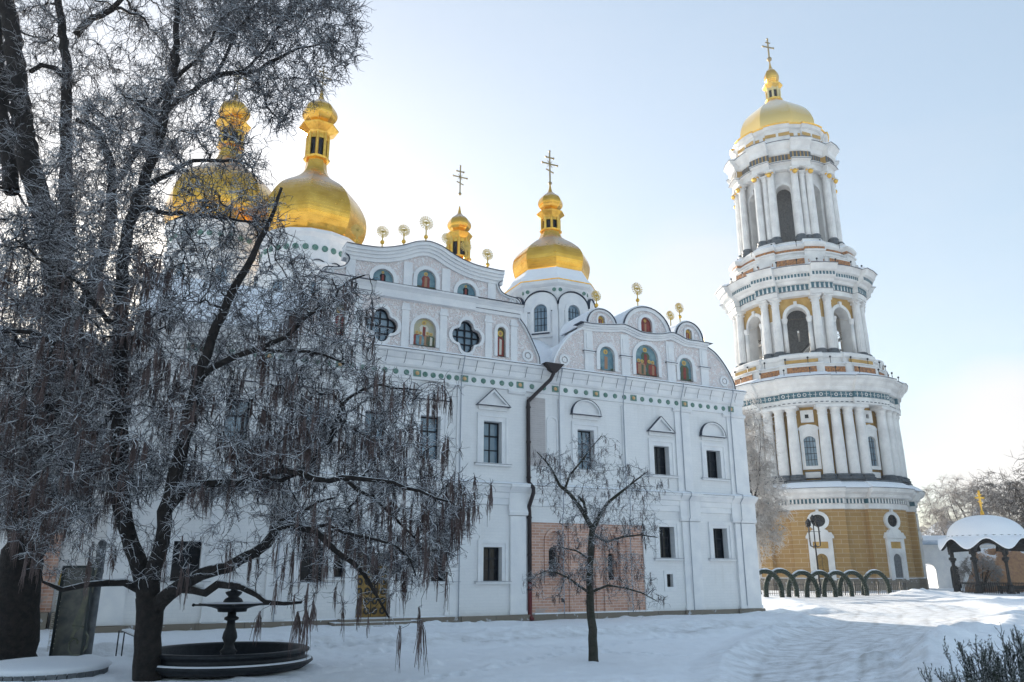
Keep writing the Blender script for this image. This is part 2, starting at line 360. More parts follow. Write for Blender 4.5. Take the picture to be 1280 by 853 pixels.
    for x0, x1 in ((SL + .003, -18.9), (-13.2, -12.5), (-9.6, -9.1), (-3.35, -3.0), (3.1, 3.45), (7.55, 7.85), (11.6, 12.75), (15.9, SR + .03)):
        pil(x0, x1, 7.3, 12.36, .02, .13)
    # ceramics band
    def tile(x):
        t = MB().mat('green').box(x - .22, x + .22, .03, .072, 12.76, 13.12); t.mat('flower')
        t.lathe([(.12, 0), (.10, .03), (.04, .045)], 8); n = 24
        for i in range(-n, 0): v = t.v[i]; t.v[i] = (x + v[0], .03 - v[2], 12.94 + v[1])
        t.build('ceramic_tile', cath)
    def ros(x, z=12.93, y=.07, r=.155):
        t = MB().mat('green'); t.smooth = True; o = len(t.v)
        t.lathe([(r, 0), (r * .97, .03), (r * .55, .045), (r * .45, .035), (.02, .07)], 14)
        for i in range(o, len(t.v)): v = t.v[i]; t.v[i] = (x + v[0], y - v[2], z + v[1])
        return t.build('ceramic_rosette', cath)
    tiles = [-16.9, -13.2, -9.8, -6.6, -3.62, -.1, 1.0, 3.9, 6.1, 8.65, 12.65, 16.35]
    pos = []
    tiles_px = [-17.2, -13.6, -10.0, -5.75, -2.95, .55, 2.9, 5.75, 8.5, 12.5, 16.35]
    for t0 in tiles_px: tile(t0)
    cnt = [5, 5, 6, 5, 5, 2, 3, 3, 5, 5]
    for (a, c), n in zip(zip(tiles_px[:-1], tiles_px[1:]), cnt):
        for i in range(n): ros(a + (c - a) * (i + 1) / (n + 1))
    # windows
    def window(a, w, z0, z1, cols, rows, y=.42, hood=None, sill=True, wide=.32, base=0.0):
        f = MB().mat('frame'); t = .075
        f.plate(rect(a, a + w, z0, z1), [rect(a + t, a + w - t, z0 + t, z1 - t)], y - .05, y + .06)
        for i in range(1, cols): x = a + w * i / cols; f.box(x - .035, x + .035, y - .03, y + .04, z0 + t, z1 - t)
        for i in range(1, rows):
            z = z0 + (z1 - z0) * i / rows; hh = .045 if (rows == 3 and i == 2) else .03; f.box(a + t, a + w - t, y - .026, y + .036, z - hh, z + hh)
        fr = f.build('window', cath)
        MB().mat('glass' if z0 > 7 and a < 9 else 'darkglass').box(a + t * .5, a + w - t * .5, y + .01, y + .02, z0 + t * .5, z1 - t * .5).build('pane', fr)
        m = MB().mat('trim'); d = wide
        m.plate(rect(a - d, a + w + d, z0 - .02, z1 + d), [rect(a - .001, a + w + .001, z0 - .021 + .02, z1 + .001)], base - .05, base + .02)
        m.plate(rect(a - d - .07, a + w + d + .07, z0 - .02, z1 + d + .12), [rect(a - d + .07, a + w + d - .07, z0 - .01, z1 + d - .07)], base - .10, base + .01)
        m.build('surround', fr)
        if sill:
            m = MB().mat('trim').box(a - d - .22, a + w + d + .22, base - .19, base + .05, z0 - .12, z0 - .022); m.mat('metalshade').box(a - d - .24, a + w + d + .24, base - .21, base + .04, z0 - .022, z0 - .005)
            m.mat('snow').box(a - d - .2, a + w + d + .2, base - .18, base - .105, z0 - .004, z0 + .02)
            m.build('sill', fr)
        if hood:
            cx = a + w / 2; hb = z1 + .88; hw = 1.0; m = MB().mat('trim')
            m.box(cx - hw + .1, cx + hw - .1, base - .08, base + .03, z1 + .62, hb - .002)
            if hood == 't': pg = [(cx - hw, hb), (cx + hw, hb), (cx, hb + .95)]; inn = [(cx - hw + .22, hb + .09), (cx + hw - .22, hb + .09), (cx, hb + .78)]
            else:
                pg = [(cx + hw * math.cos(PI * i / 16), hb + .92 * math.sin(PI * i / 16)) for i in range(17)]; inn = [(cx + (hw - .11) * math.cos(PI * i / 16), hb + .08 + .76 * math.sin(PI * i / 16)) for i in range(17)]
            m.plate(pg, [inn], base - .22, base + .03); m.plate(inn, [], base - .03, base + .02)
            m.mat('metalshade').box(cx - hw - .06, cx + hw + .06, base - .26, base + .0, hb - .03, hb - .001)
            pts = pg[1:] + [pg[0]] if hood == 't' else pg
            pr = [(pts[i], pts[i + 1]) for i in range(len(pts) - 1)]
            for p, q in pr:
                m.bar((p[0], base - .12, p[1] + .02), (q[0], base - .12, q[1] + .02), .26, .022)
            m.build('hood', fr)
    for a, w, z0, z1, hd in up_w: window(a, w, z0, z1, 2, 3, y=.55, hood=hd, base=.12)
    for a, w, z0, z1 in lo_w: window(a, w, z0, z1, 2 if w > 1 else 1, 3, y=.45, wide=.26)
    b = MB().mat('trim').plate(rect(10.08, 10.92, 1.45, 2.62), [rect(10.27, 10.72, 1.69, 2.42)], -.04, .02)
    v = b.build('vent_window', cath); MB().mat('dark').box(10.27, 10.72, .25, .3, 1.69, 2.42).build('pane', v)
    # door
    b = MB().mat('door').box(-8.48, -6.87, .28, .36, .43, 3.4)
    dr = b.build('door', cath, label='gilded double door with round dark bosses')
    b = MB().mat('doordark').box(-7.69, -7.65, .25, .285, .45, 3.38)
    for i in range(4):
        for j in range(6):
            x = -8.28 + i * .4; z = .72 + j * .46
            b.plate([(x + .15 * math.cos(q * PI / 5), z + .18 * math.sin(q * PI / 5)) for q in range(10)], [[(x + .07 * math.cos(q * PI / 4), z + .09 * math.sin(q * PI / 4)) for q in range(8)]], .235, .285)
    b.build('boss', dr)
    b = MB().mat('trim').plate(archp(-8.95, -6.4, .42, 4.15), [rect(-8.5, -6.85, .43, 3.45)], -.12, .02)
    b.plate(archp(-9.15, -6.2, .42, 4.35), [archp(-8.85, -6.5, .43, 4.05)], -.2, .0); b.build('portal', dr)
    for i in range(3):
        w = .42 * (2 - i)
        MB().mat('plinth').box(-9.4 - w, -5.95 + w, -.55 - .36 * (2 - i) - .3, -.02 - .002 * i, .0 + i * .14, .12 + i * .14).mat('snow').box(-9.38 - w, -5.97 + w, -.53 - .36 * (2 - i) - .3, -.03, .121 + i * .14, .14 + i * .14 - .002).build('step', cath)
    b = MB().mat('iron').box(-5.85, -5.5, -.42, -.12, 2.75, 3.1).bar((-5.67, -.27, 3.1), (-5.67, 0, 3.35), .04); b.lathe([(.24, 3.1), (.02, 3.38)], 4, -5.675, -.27, PI / 4)
    b.build('wall_lantern', cath)
    # exposed brick with blind niches
    b = MB().mat('brick')
    nic = [archp(2.2, 3.25, 1.9, 4.75), archp(6.1, 7.05, 1.6, 4.6)]
    b.plate(rect(1.19, 8.72, .42, 5.2), nic, .10, .3, back=False)
    b.plate(rect(2.1, 7.2, 1.5, 4.9), [archp(2.45, 3.0, 2.3, 3.9), archp(6.35, 6.8, 2.1, 3.6)], .3, .5, back=False)
    b.plate(offset_arch(2.2, 3.25, 1.9, 4.75, .16), [archp(2.2, 3.25, 1.91, 4.75)], .02, .11).plate(offset_arch(6.1, 7.05, 1.6, 4.6, .16), [archp(6.1, 7.05, 1.61, 4.6)], .02, .11)
    for x in (3.6, 5.35, 5.9, 7.5): b.box(x, x + .28, .02, .11, .43, 5.19)
    b.mat('dark').box(2.1, 7.2, .52, .58, .6, 4.95).box(3.1, 3.3, .08, .099, .95, 1.15)
    b.build('exposed_brickwork', cath, label='patch of bare old red brickwork with two blind niches')
    MB().mat('greybrick').box(1.02, 2.22, .09, .2, 8.35, 12.3).build('bare_masonry', cath, label='grey strip of bare masonry')
    b = MB().mat('trim').plate(offset_arch(2.42, 2.95, 8.0, 11.2, .12), [archp(2.42, 2.95, 8.01, 11.2)], .07, .13); b.build('blind_niche', cath)
    b = MB().mat('brick').box(-23.3, -21.55, 2.9, 3.0, .85, 4.25).box(-21.75, -21.55, 2.8, 2.9, .85, 4.25).box(-22.2, -22.0, 2.82, 2.9, .85, 4.25); b.mat('dark').box(-22.9, -22.5, 2.85, 2.898, 3.0, 4.0)
    b.build('exposed_brickwork', cath, label='bare brick strip on the recessed far left wall')
    # downpipe
    b = MB().mat('pipe'); b.smooth = True
    b.tube([(2.45, -.55, 14.05), (2.45, -.55, 13.7), (2.3, -.45, 13.35), (1.02, -.05, 12.0), (1.02, -.05, 11.7), (1.02, -.05, 7.4), (1.02, -.62, 7.0), (1.02, -.62, 6.75), (.95, -.2, 6.0), (1.02, -.12, 5.7), (1.02, -.12, 2.0)], .115, 8)
    b.mat('pipered').tube([(1.02, -.12, 2.0), (1.02, -.12, .35), (1.02, -.38, .12)], .12, 8)
    b.smooth = False; b.mat('pipe')
    for z in (11.6, 9.6, 7.6, 5.4, 3.4, 1.6): b.lathe([(.15, z), (.15, z + .08)], 8, 1.02, -.07 if z > 7 else -.12)
    pp = b.build('drainpipe', cath)
    b = MB().mat('pipe').add([(1.75, -.9, 14.25), (3.0, -.9, 14.25), (3.0, -.2, 14.25), (1.75, -.2, 14.25), (2.35, -.68, 13.75), (2.6, -.68, 13.75), (2.6, -.42, 13.75), (2.35, -.42, 13.75)], [(0, 1, 5, 4), (1, 2, 6, 5), (2, 3, 7, 6), (3, 0, 4, 7), (0, 3, 2, 1), (4, 5, 6, 7)])
    b.build('hopper', pp)
    # ---------------- gables
    def half(pts, c): return pts + [(2 * c - x, z) for x, z in reversed(pts)]
    c1 = -5.4
    quat = lambda cx, cz, s: sum([[(cx + s * (.53 * math.cos(k * PI / 2) + .45 * math.cos(k * PI / 2 + t)), cz + s * (.56 * math.sin(k * PI / 2) + .48 * math.sin(k * PI / 2 + t))) for t in np.linspace(-PI / 2 + .02, PI / 2 - .02, 11)] for k in range(4)], [])
    lowR = spline([(1.72, 14.2), (1.68, 14.7), (1.45, 15.2), (1.1, 15.9), (.75, 16.5), (.45, 16.85), (.5, 17.0)], 3)
    lowout = [(2 * c1 - x, z) for x, z in reversed(lowR)]
    outer = lowout[::-1][::-1]
    poly = [(x, z) for x, z in lowR] + lowout
    poly = list(dict.fromkeys(poly))
    ics = [(-6.05, -4.72, 14.52, 16.15), (-.92, -.38, 14.5, 16.3), (-10.42, -9.88, 14.5, 16.3)]
    b = MB().mat('relief'); b.plate(poly, [quat(-7.88, 15.42, .93), quat(-2.86, 15.42, .93)] + [archp(*i) for i in ics], .1, .6)
    b.mat('trim')
    for x in (-11.3, -9.45, -6.75, -4.5, -1.7, -.05): b.box(x, x + .42, .03, .102, 14.3, 16.85).box(x - .06, x + .48, -.02, .104, 16.45, 16.6)
    for i in ics: b.plate(offset_arch(*i, .2), [archp(*i)], .02, .104)
    for q in (-7.88, -2.86): b.plate(quat(q, 15.42, 1.13), [quat(q, 15.42, .93)], -.01, .104)
    # cornice between gable storeys
    b.mold(-11.45, .62, [(.1, 16.98), (.0, 17.0), (-.06, 17.2), (-.06, 17.42), (-.2, 17.55), (-.32, 17.62), (-.32, 17.72), (.5, 17.8), (.5, 16.98)])
    b.mold(c1 - 3, c1 + 3, [(.0, 17.0), (-.14, 17.02), (-.16, 17.42), (-.3, 17.55), (-.42, 17.62), (-.42, 17.72), (-.3, 17.74), (0, 17.74)])
    b.mat('snow').mold(-11.4, .6, [(-.30, 17.725), (-.28, 17.78), (.3, 17.95), (.3, 17.8)])
    b.mat('metalshade').box(-11.5, .66, -.44, .0, 17.722, 17.74).box(-11.4, .5, -.09, -.061, 17.19, 17.215)
    ups = spline([(-.60, 19.3), (-.95, 19.05), (-1.0, 18.75), (-.75, 18.35), (-.25, 18.15), (.2, 18.1), (.42, 17.95), (.45, 17.75)], 3)
    top = spline([(-5.4, 20.5), (-4.7, 20.36), (-3.9, 19.98), (-3.0, 19.68), (-2.2, 19.55), (-1.0, 19.5)], 3)
    R = top + ups; poly = [p for p in reversed(R)] + [(2 * c1 - x, z) for x, z in R[1:]]
    poly = list(dict.fromkeys(poly))
    ti = [(-5.95, -4.8, 17.95, 19.05), (-8.5, -7.3, 17.88, 18.65), (-3.5, -2.3, 17.88, 18.65)]
    b.mat('relief').plate(poly, [archp(*i) for i in ti], .12, .6)
    b.mat('trim')
    for i in ti: b.plate(offset_arch(*i, .22), [archp(*i)], .04, .124)
    for x in (-10.0, -6.75, -4.45, -1.55): b.box(x, x + .5, .04, .122, 17.8, 19.3)
    def ribbon(b, pts, out, th, y1, dz=0, mat='trim'):
        b.mat(mat)
        P = list(pts); nrm = []
        for i, p in enumerate(P):
            a = P[max(i - 1, 0)]; c = P[min(i + 1, len(P) - 1)]; dx, dz_ = c[0] - a[0], c[1] - a[1]; L = math.hypot(dx, dz_) or 1; nrm.append((-dz_ / L, dx / L))
        A = [(p[0] + n_[0] * dz, p[1] + n_[1] * dz) for p, n_ in zip(P, nrm)]; B = [(p[0] + n_[0] * (dz + th), p[1] + n_[1] * (dz + th)) for p, n_ in zip(P, nrm)]
        m = len(P); vs = [(x, out, z) for x, z in A] + [(x, out, z) for x, z in B] + [(x, y1, z) for x, z in A] + [(x, y1, z) for x, z in B]; fs = []
        for i in range(m - 1): fs += [(i, i + 1, m + i + 1, m + i), (m + i, m + i + 1, 3 * m + i + 1, 3 * m + i), (2 * m + i, i, i + 1, 2 * m + i + 1)[::-1], (2 * m + i, 3 * m + i, 3 * m + i + 1, 2 * m + i + 1)]
        fs += [(0, m, 3 * m, 2 * m), (m - 1, 2 * m - 1, 4 * m - 1, 3 * m - 1)]
        b.add(vs, fs)
    tl = [(2 * c1 - x, z) for x, z in reversed(top)] + top[1:]
    tl = [(tl[0][0] - .35, tl[0][1] + .02)] + tl + [(tl[-1][0] + .35, tl[-1][1] + .02)]
    for out, dz, th in ((.0, -.62, .2), (-.1, -.42, .18), (-.2, -.24, .16), (-.32, -.08, .2)): ribbon(b, tl, out, th, .6, dz)
    ribbon(b, tl, -.38, .03, .65, .122, 'metalshade'); ribbon(b, tl, -.2, .05, .62, .154, 'snow')
    for R_ in (ups, lowR[::-1]):
        ribbon(b, R_[1:], -.06, .07, .6, .0, 'trim'); ribbon(b, R_[1:], -.1, .04, .6, .072, 'metalshade')
        Lm = [(2 * c1 - x, z) for x, z in R_[1:]][::-1]; ribbon(b, Lm, -.06, .07, .6, .0, 'trim'); ribbon(b, Lm, -.1, .04, .6, .072, 'metalshade')
    b.mat('trim')
    for x, z, r in ((1.05, 14.75, .36), (.05, 17.98, .2)):
        for xx in (x, 2 * c1 - x):
            b.plate([(xx + r * math.cos(t * PI / 8), z + r * math.sin(t * PI / 8)) for t in range(16)], [[(xx + r * .62 * math.cos(t * PI / 8), z + r * .62 * math.sin(t * PI / 8)) for t in range(16)]], .0, .12)
            b.plate([(xx + r * .4 * math.cos(t * PI / 8), z + r * .4 * math.sin(t * PI / 8)) for t in range(16)], [], .0, .12)
    g1 = b.build('gable', cath, label='tall two-storey carved gable with two quatrefoil windows')
    for q in (-7.88, -2.86):
        f = MB().mat('frame').plate(quat(q, 15.42, .93), [quat(q, 15.42, .84)], .30, .42)
        for x in (-.45, 0, .45): h = .84 if x == 0 else .6; f.box(q + x - .03, q + x + .03, .31, .4, 15.42 - h, 15.42 + h)
        for z in (-.42, .0, .42): h = .84 if z == 0 else .6; f.box(q - h, q + h, .315, .395, 15.42 + z - .03, 15.42 + z + .03)
        fo = f.build('quatrefoil_window', g1); MB().mat('glass').box(q - .93, q + .93, .42, .45, 14.45, 16.4).build('pane', cath).parent = g1
    def icon(a, c, z0, z1, bg, robes, par, figs=1, y=.24):
        b = MB().mat(bg).plate(archp(a, c, z0, z1), [], y, y + .06); w = c - a; H = z1 - z0
        b.mat('paintgreen').plate(rect(a + .01, c - .01, z0 + .01, z0 + H * .13), [], y - .01, y + .01)
        xs = [a + w / 2] if figs == 1 else [a + w * .5] + [a + w * t for t in (.2, .35, .66, .82)][:figs - 1]
        for k, x in enumerate(xs):
            s_ = (H * .88 if figs == 1 else H * (.64 if k == 0 else .50)); zb = z0 + (H * .04 + .03 * (k % 2) if k or figs == 1 else H * .30); hw = min(s_ * .25, w * .42); hz = zb + s_ * .86; yy = y - .02 - .004 * k
            b.mat(robes[k % len(robes)]).plate([(x - hw, zb), (x + hw, zb), (x + hw * .95, zb + s_ * .4), (x + hw * 1.05, zb + s_ * .58), (x + hw * .6, zb + s_ * .73), (x - hw * .6, zb + s_ * .73), (x - hw * 1.05, zb + s_ * .56), (x - hw * .8, zb + s_ * .35)], [], yy, yy + .015)
            b.mat(robes[(k + 1) % len(robes)]).plate([(x - hw * .35, zb + s_ * .05), (x + hw * .3, zb + s_ * .05), (x + hw * .4, zb + s_ * .62), (x - hw * .25, zb + s_ * .66)], [], yy - .006, yy)
            b.mat('halo').plate([(x + s_ * .115 * math.cos(t * PI / 7), hz + s_ * .115 * math.sin(t * PI / 7)) for t in range(14)], [], yy, yy + .012)
            b.mat('skin').plate([(x + s_ * .05 * math.cos(t * PI / 5), hz - .01 + s_ * .068 * math.sin(t * PI / 5)) for t in range(10)], [], yy - .008, yy + .0)
        return b.build('painted_icon', par)
    icon(*ics[0], 'halo2', ['paintwhite', 'redpaint', 'bluepaint', 'skin', 'paintgreen'], g1, 5); icon(*ics[1], 'paintgreen', ['redpaint', 'paintwhite'], g1); icon(*ics[2], 'paintgreen', ['redpaint', 'paintwhite'], g1)
    icon(*ti[0], 'bluepaint', ['redpaint', 'skin'], g1); icon(*ti[1], 'bluepaint', ['dark', 'redpaint'], g1); icon(*ti[2], 'bluepaint', ['dark', 'redpaint'], g1)
    # gable 2
    wav = spline([(4.87, 17.25), (5.6, 17.25), (6.5, 17.33), (7.2, 17.42), (7.85, 17.52), (8.5, 17.38), (9.2, 17.2), (9.95, 17.2), (10.8, 17.3), (11.6, 17.5), (12.1, 17.42), (12.8, 17.2), (13.6, 17.2), (14.67, 17.18)], 3)
    vl = spline([(4.87, 16.9), (4.3, 16.6), (3.7, 16.0), (3.2, 15.3), (2.9, 14.7), (2.84, 14.2)], 3); vr = [(2 * 9.77 + .0 - x, z) for x, z in vl]
    poly = vl[::-1] + [(x, z - .12) for x, z in wav] + vr
    i2 = [(6.1, 7.2, 14.5, 16.05), (8.8, 10.55, 14.5, 16.55), (12.25, 13.32, 14.5, 16.05)]
    b = MB().mat('relief').plate(poly, [archp(*i) for i in i2], .1, .6); b.mat('trim')
    for i in i2: b.plate(offset_arch(*i, .24), [archp(*i)], .02, .104)
    for x in (5.0, 7.7, 11.25, 14.0):
        b.box(x, x + .62, .0, .103, 14.3, 15.55).box(x, x + .62, .04, .102, 15.55, 17.0).box(x + .14, x + .48, .0, .05, 15.75, 16.7); b.mat('metalshade').box(x - .12, x + .78, -.1, .1, 15.55, 15.58); b.mat('snow').box(x - .08, x + .74, -.06, .039, 15.582, 15.63); b.mat('trim').box(x - .06, x + .7, -.06, .098, 15.45, 15.548)
    for out, dz, th in ((-.02, -.36, .16), (-.12, -.2, .1), (-.22, -.1, .14)): ribbon(b, wav, out, th, .6, dz)
    ribbon(b, [(4.6, wav[0][1])] + wav + [(14.95, wav[-1][1])], -.28, .03, .65, .042, 'metalshade'); ribbon(b, wav, -.2, .05, .64, .074, 'snow')
    ribbon(b, vl[::-1], -.02, .07, .6, -.0, 'trim'); ribbon(b, vl[::-1], -.06, .05, .6, .072, 'snow'); ribbon(b, vr, -.02, .07, .6, .0, 'trim'); ribbon(b, vr, -.08, .04, .6, .072, 'metalshade')
    b.mat('trim')
    for xx in (3.55, 15.95):
        for r, rr in ((.36, .22), (.14, .02)): b.plate([(xx + r * math.cos(t * PI / 8), 14.8 + r * math.sin(t * PI / 8)) for t in range(16)], [[(xx + rr * math.cos(t * PI / 8), 14.8 + rr * math.sin(t * PI / 8)) for t in range(16)]], .0, .12)
    luns = [(6.33, 17.40, 1.06, 1.02), (9.8, 17.36, 1.85, 1.72), (13.22, 17.36, 1.1, 1.2)]
    arc = lambda cx, z, r, h, k=1.0: [(cx + r * k * math.cos(PI * t / 16), z + h * k * math.sin(PI * t / 16)) for t in range(17)]
    for cx, z, r, h in luns:
        hole = archp(cx - r * .24, cx + r * .24, z + .05, z + h * .62)
        b.mat('relief').plate(arc(cx, z, r, h, .985), [hole], .12, .5); b.mat('trim')
        b.plate(offset_arch(cx - r * .24, cx + r * .24, z + .05, z + h * .62, r * .12), [hole], .05, .124)
        b.plate(arc(cx, z, r, h), [arc(cx, z + .01, r, h, .86)], .02, .125)
        A = arc(cx, z, r, h); ribbon(b, A[::-1], -.06, .035, 3.2, .002, 'metalshade'); ribbon(b, A[::-1], .1, .10, 3.2, .04, 'snowroof')
        b.mat('snowroof').plate(arc(cx, z - .02, r, h, .99), [], 3.0, 3.2)
    # rear lunettes
    for cx, z, r, h, y in ((11.2, 18.0, 1.0, .8, 6.0), (14.6, 17.4, .9, 1.1, 3.4)):
        A = arc(cx, z, r, h); b.mat('trim').plate(A, [], y, y + .4); ribbon(b, A[::-1], y - .1, .05, y + 2.5, .003, 'metalshade'); ribbon(b, A[::-1], y + .2, .1, y + 2.5, .06, 'snowroof'); b.mat('trim').box(cx - r, cx + r, y + .01, y + 2, 14, z)
    g2 = b.build('gable', cath, label='lower carved gable with three painted saints and three rounded lunettes')
    icon(*i2[0], 'bluepaint', ['bluepaint', 'skin'], g2); icon(*i2[1], 'bluepaint', ['paintgreen', 'redpaint', 'skin'], g2, 5); icon(*i2[2], 'bluepaint', ['paintgreen', 'redpaint'], g2)
    for cx, z, r, h in luns: icon(cx - r * .24, cx + r * .24, z + .05, z + h * .62, 'halo' if r < 1.5 else 'redpaint', ['redpaint', 'skin'], g2)
    # ---------------- roofs
    b = MB().mat('snowroof')
    b.add([(SL, .3, 14.2), (SR, .3, 14.2), (SR, 10, 17.3), (SL, 10, 19.9), (2.0, .3, 14.3), (3.0, .3, 14.3), (6.8, 10, 20.2), (2.8, 10, 20.2)], [(0, 4, 7, 3), (4, 5, 6, 7), (5, 1, 2, 6)])
    b.add([(SL, 10.01, 19.9), (7, 10.01, 20.2), (SR, 10.01, 17.3), (SR, 20, 14.2), (7, 20, 16), (SL, 20, 14.2)], [(0, 1, 4, 5), (1, 2, 3, 4)])
    # roof behind each gable
    def prism(pts, y0, y1):
        m = len(pts); b.add([(x, y0, z) for x, z in pts] + [(x, y1, z) for x, z in pts], [(i, i + 1, m + i + 1, m + i) for i in range(m - 1)] + [tuple(m + i for i in range(m))])
    prism([(-11.6, 16.2), (-11.2, 17.0), (-9.8, 17.8), (-8, 18.8), (-5.4, 19.9), (-2.8, 18.8), (-1.0, 17.9), (.2, 17.0), (.9, 15.6)], .6, 14)
    prism([(4.9, 16.2), (5.2, 16.9), (7.5, 17.3), (9.8, 18.0), (12, 17.3), (14.4, 16.8), (14.7, 16.2)], .6, 12)
    b.mat('trim').box(SR - 4, SR, 10, 20, 14.1, 14.6)
    b.build('roof', cath)
    # white corner turret with a gold ball, seen behind the right gable
    b = MB().mat('trim').lathe([(.35, 14.2), (.35, 15.4), (.7, 16.3), (.75, 16.5)], 8, 16.9, 2.8); b.mat('snowroof').lathe([(.75, 16.5), (.6, 16.62), (.05, 16.8)], 8, 16.9, 2.8)
    b.mat('goldtrim').ball((16.9, 2.8, 17.0), .17).tube([(16.9, 2.8, 17.1), (16.9, 2.8, 18.9)], [.025, .008], 5).build('corner_turret', cath)
    # ---------------- sun disc finials
    def finial(x, y, z, h=1.3, r=.35):
        r *= 1.08
        b = MB().mat('sungold').tube([(x, y, z - .4), (x, y, z + h - r - .02)], .04, 6); b.mat('goldtrim').ball((x, y, z + h * .36), .13)
        o = b.build('sun_finial', cath); d = MB().mat('sungold'); cz = z + h
        for k in range(18):
            a = 2 * PI * k / 18; ca, sa = math.cos(a), math.sin(a); w = .034
            d.plate([(x + r * .42 * ca - w * .4 * sa, cz + r * .42 * sa + w * .4 * ca), (x + r * .42 * ca + w * .4 * sa, cz + r * .42 * sa - w * .4 * ca), (x + r * ca + w * .9 * sa, cz + r * sa - w * .9 * ca), (x + r * ca - w * .9 * sa, cz + r * sa + w * .9 * ca)][::-1], [], y - .02, y + .02)
        cir = lambda q: [(x + q * math.cos(t * PI / 9), cz + q * math.sin(t * PI / 9)) for t in range(18)]
        d.plate(cir(r * .52), [cir(r * .42)], y - .025, y + .025)
        d.bar((x - r * .35, y, cz), (x + r * .35, y, cz + .02), .03, .12).bar((x, y, cz - r * .3), (x, y, cz + r * .25), .03, .1).bar((x, y, cz - r), (x, y, cz - r * .4), .03)
        d.build('sun_disc', o)
    for x, z, h in ((-9.45, 19.75, 1.0), (-8.0, 19.95, 1.0), (-6.75, 20.2, 1.1), (-5.42, 20.65, 1.38), (-4.1, 20.3, 1.0), (-2.9, 19.95, 1.1), (-1.48, 19.75, 1.05), (6.15, 18.4, 1.0), (9.35, 19.15, 1.25), (12.75, 18.6, 1.0)): finial(x, .3, z, h, .40 if h > 1.2 else .33)
    finial(12.3, 4.5, 18.9, 1.3, .34); finial(13.6, 6, 19.0, 1.2, .34); finial(14.6, 3.6, 18.7, 1.6, .33)
    # ---------------- domes
    def cross(par, x, y, z, h):
        b = MB().mat('cross').ball((x, y, z), h * .055); t = h * .017
        b.box(x - t, x + t, y - t, y + t, z, z + h)
        for zz, w in ((.80, .12), (.60, .24)): b.box(x - h * w, x + h * w, y - t * .8, y + t * .8, z + h * zz - t, z + h * zz + t)
        b.bar((x - h * .12, y, z + h * .42), (x + h * .12, y, z + h * .34), t * 1.6)
        for dx, dz in ((-.24, .6), (.24, .6), (0, 1.0), (-.12, .8), (.12, .8)): b.ball((x + dx * h, y, z + dz * h), t * 2, 6, 4)
        for a in (.9, 2.2, 4.0, 5.4): b.bar((x, y, z + .6 * h), (x + .13 * h * math.cos(a), y, z + .6 * h + .13 * h * math.sin(a)), t * .7)
        b.build('cross', par)
    def dome(x, y, prof, n, rot, name='dome', label=None, mats='gold'):
        b = MB().mat(mats).lathe(prof, n, x, y, rot); return b.build(name, cath, label=label)
    # D : octagonal with arched windows
    x, y, rot = 7.3, 8.0, PI / 8
    dr = MB().mat('trim'); R = 3.1
    dr.lathe([(R * 1.0, 15.5), (R, 18.9), (R, 22.0)], 8, x, y, rot); dr.lathe([(3.1, 21.4), (3.2, 21.65), (3.42, 21.85), (3.50, 22.05)], 8, x, y, rot); dr.mat('goldtrim').lathe([(3.50, 22.06), (3.53, 22.13)], 8, x, y, rot); dr.mat('snowroof').lathe([(3.5, 22.14), (3.12, 22.6), (2.75, 23.25)], 8, x, y, rot)
    dd = dr.build('drum', cath, label='white octagonal drum with arched windows')
    ap = R * math.cos(PI / 8); hw = R * math.sin(PI / 8)
    for k in range(8):
        a = rot + PI / 8 + k * PI / 4
        X = Matrix.Translation((x, y, 0)) @ Matrix.Rotation(a + PI / 2, 4, 'Z') @ Matrix.Translation((0, -ap, -.82))
        win = archp(-.48, .48, 19.2, 21.2); w = MB().mat('trim')
        w.plate([(-hw, 18.8), (hw, 18.8)] + [(hw * math.cos(PI * t / 14), 21.1 + 1.0 * math.sin(PI * t / 14)) for t in range(15)], [win], -.16, .0, X)
        w.plate(offset_arch(-.48, .48, 19.1, 21.2, .25), [win], -.22, -.1, X)
        w.box(-hw - .12, -hw + .28, -.42, .0, 17.3, 20.6, X).box(hw - .28, hw + .12, -.42, 0, 17.3, 20.6, X)
        w.mat('metalshade')
        for t in range(14):
            p = (hw * 1.02 * math.cos(PI * t / 14), 21.12 + 1.03 * math.sin(PI * t / 14)); q = (hw * 1.02 * math.cos(PI * (t + 1) / 14), 21.12 + 1.03 * math.sin(PI * (t + 1) / 14))
            w.add([(p[0], -.24, p[1]), (q[0], -.24, q[1]), (q[0], -.24, q[1] + .05), (p[0], -.24, p[1] + .05), (p[0], 0, p[1]), (q[0], 0, q[1]), (q[0], 0, q[1] + .05), (p[0], 0, p[1] + .05)], [(0, 3, 2, 1), (2, 3, 7, 6), (0, 1, 5, 4)], X)
        w.box(-.62, .62, -.26, 0, 19.02, 19.1, X).box(-hw, -.75, -.19, -.15, 20.62, 20.68, X).box(.75, hw, -.19, -.15, 20.62, 20.68, X)
        w.mat('green')
        for sx in (-1, 1): w.plate([(sx * (hw - .22) + .14 * math.cos(t * PI / 5), 22.25 + .14 * math.sin(t * PI / 5)) for t in range(10)], [], -.06, .0, X)
        ww = w.build('arched_window', cath); ww.parent = dd
        g = MB().mat('glass').plate(win, [], -.03, -.012, X); g.mat('frame')
        for q in (-.24, 0, .24): g.box(q - .018, q + .018, -.06, -.031, 19.2, 20.95, X)
        for q in (19.7, 20.2, 20.7): g.box(-.46, .46, -.055, -.031, q - .018, q + .018, X)
        g.build('pane', dd)
    db = dome(x, y, spline([(2.64, 23.15), (2.78, 23.5), (2.90, 24.3), (2.66, 25.0), (1.95, 25.7), (1.1, 26.32), (.80, 26.8), (.74, 27.1)], 3), 8, rot, label='gilded eight-sided dome rising behind the gap between the gables')
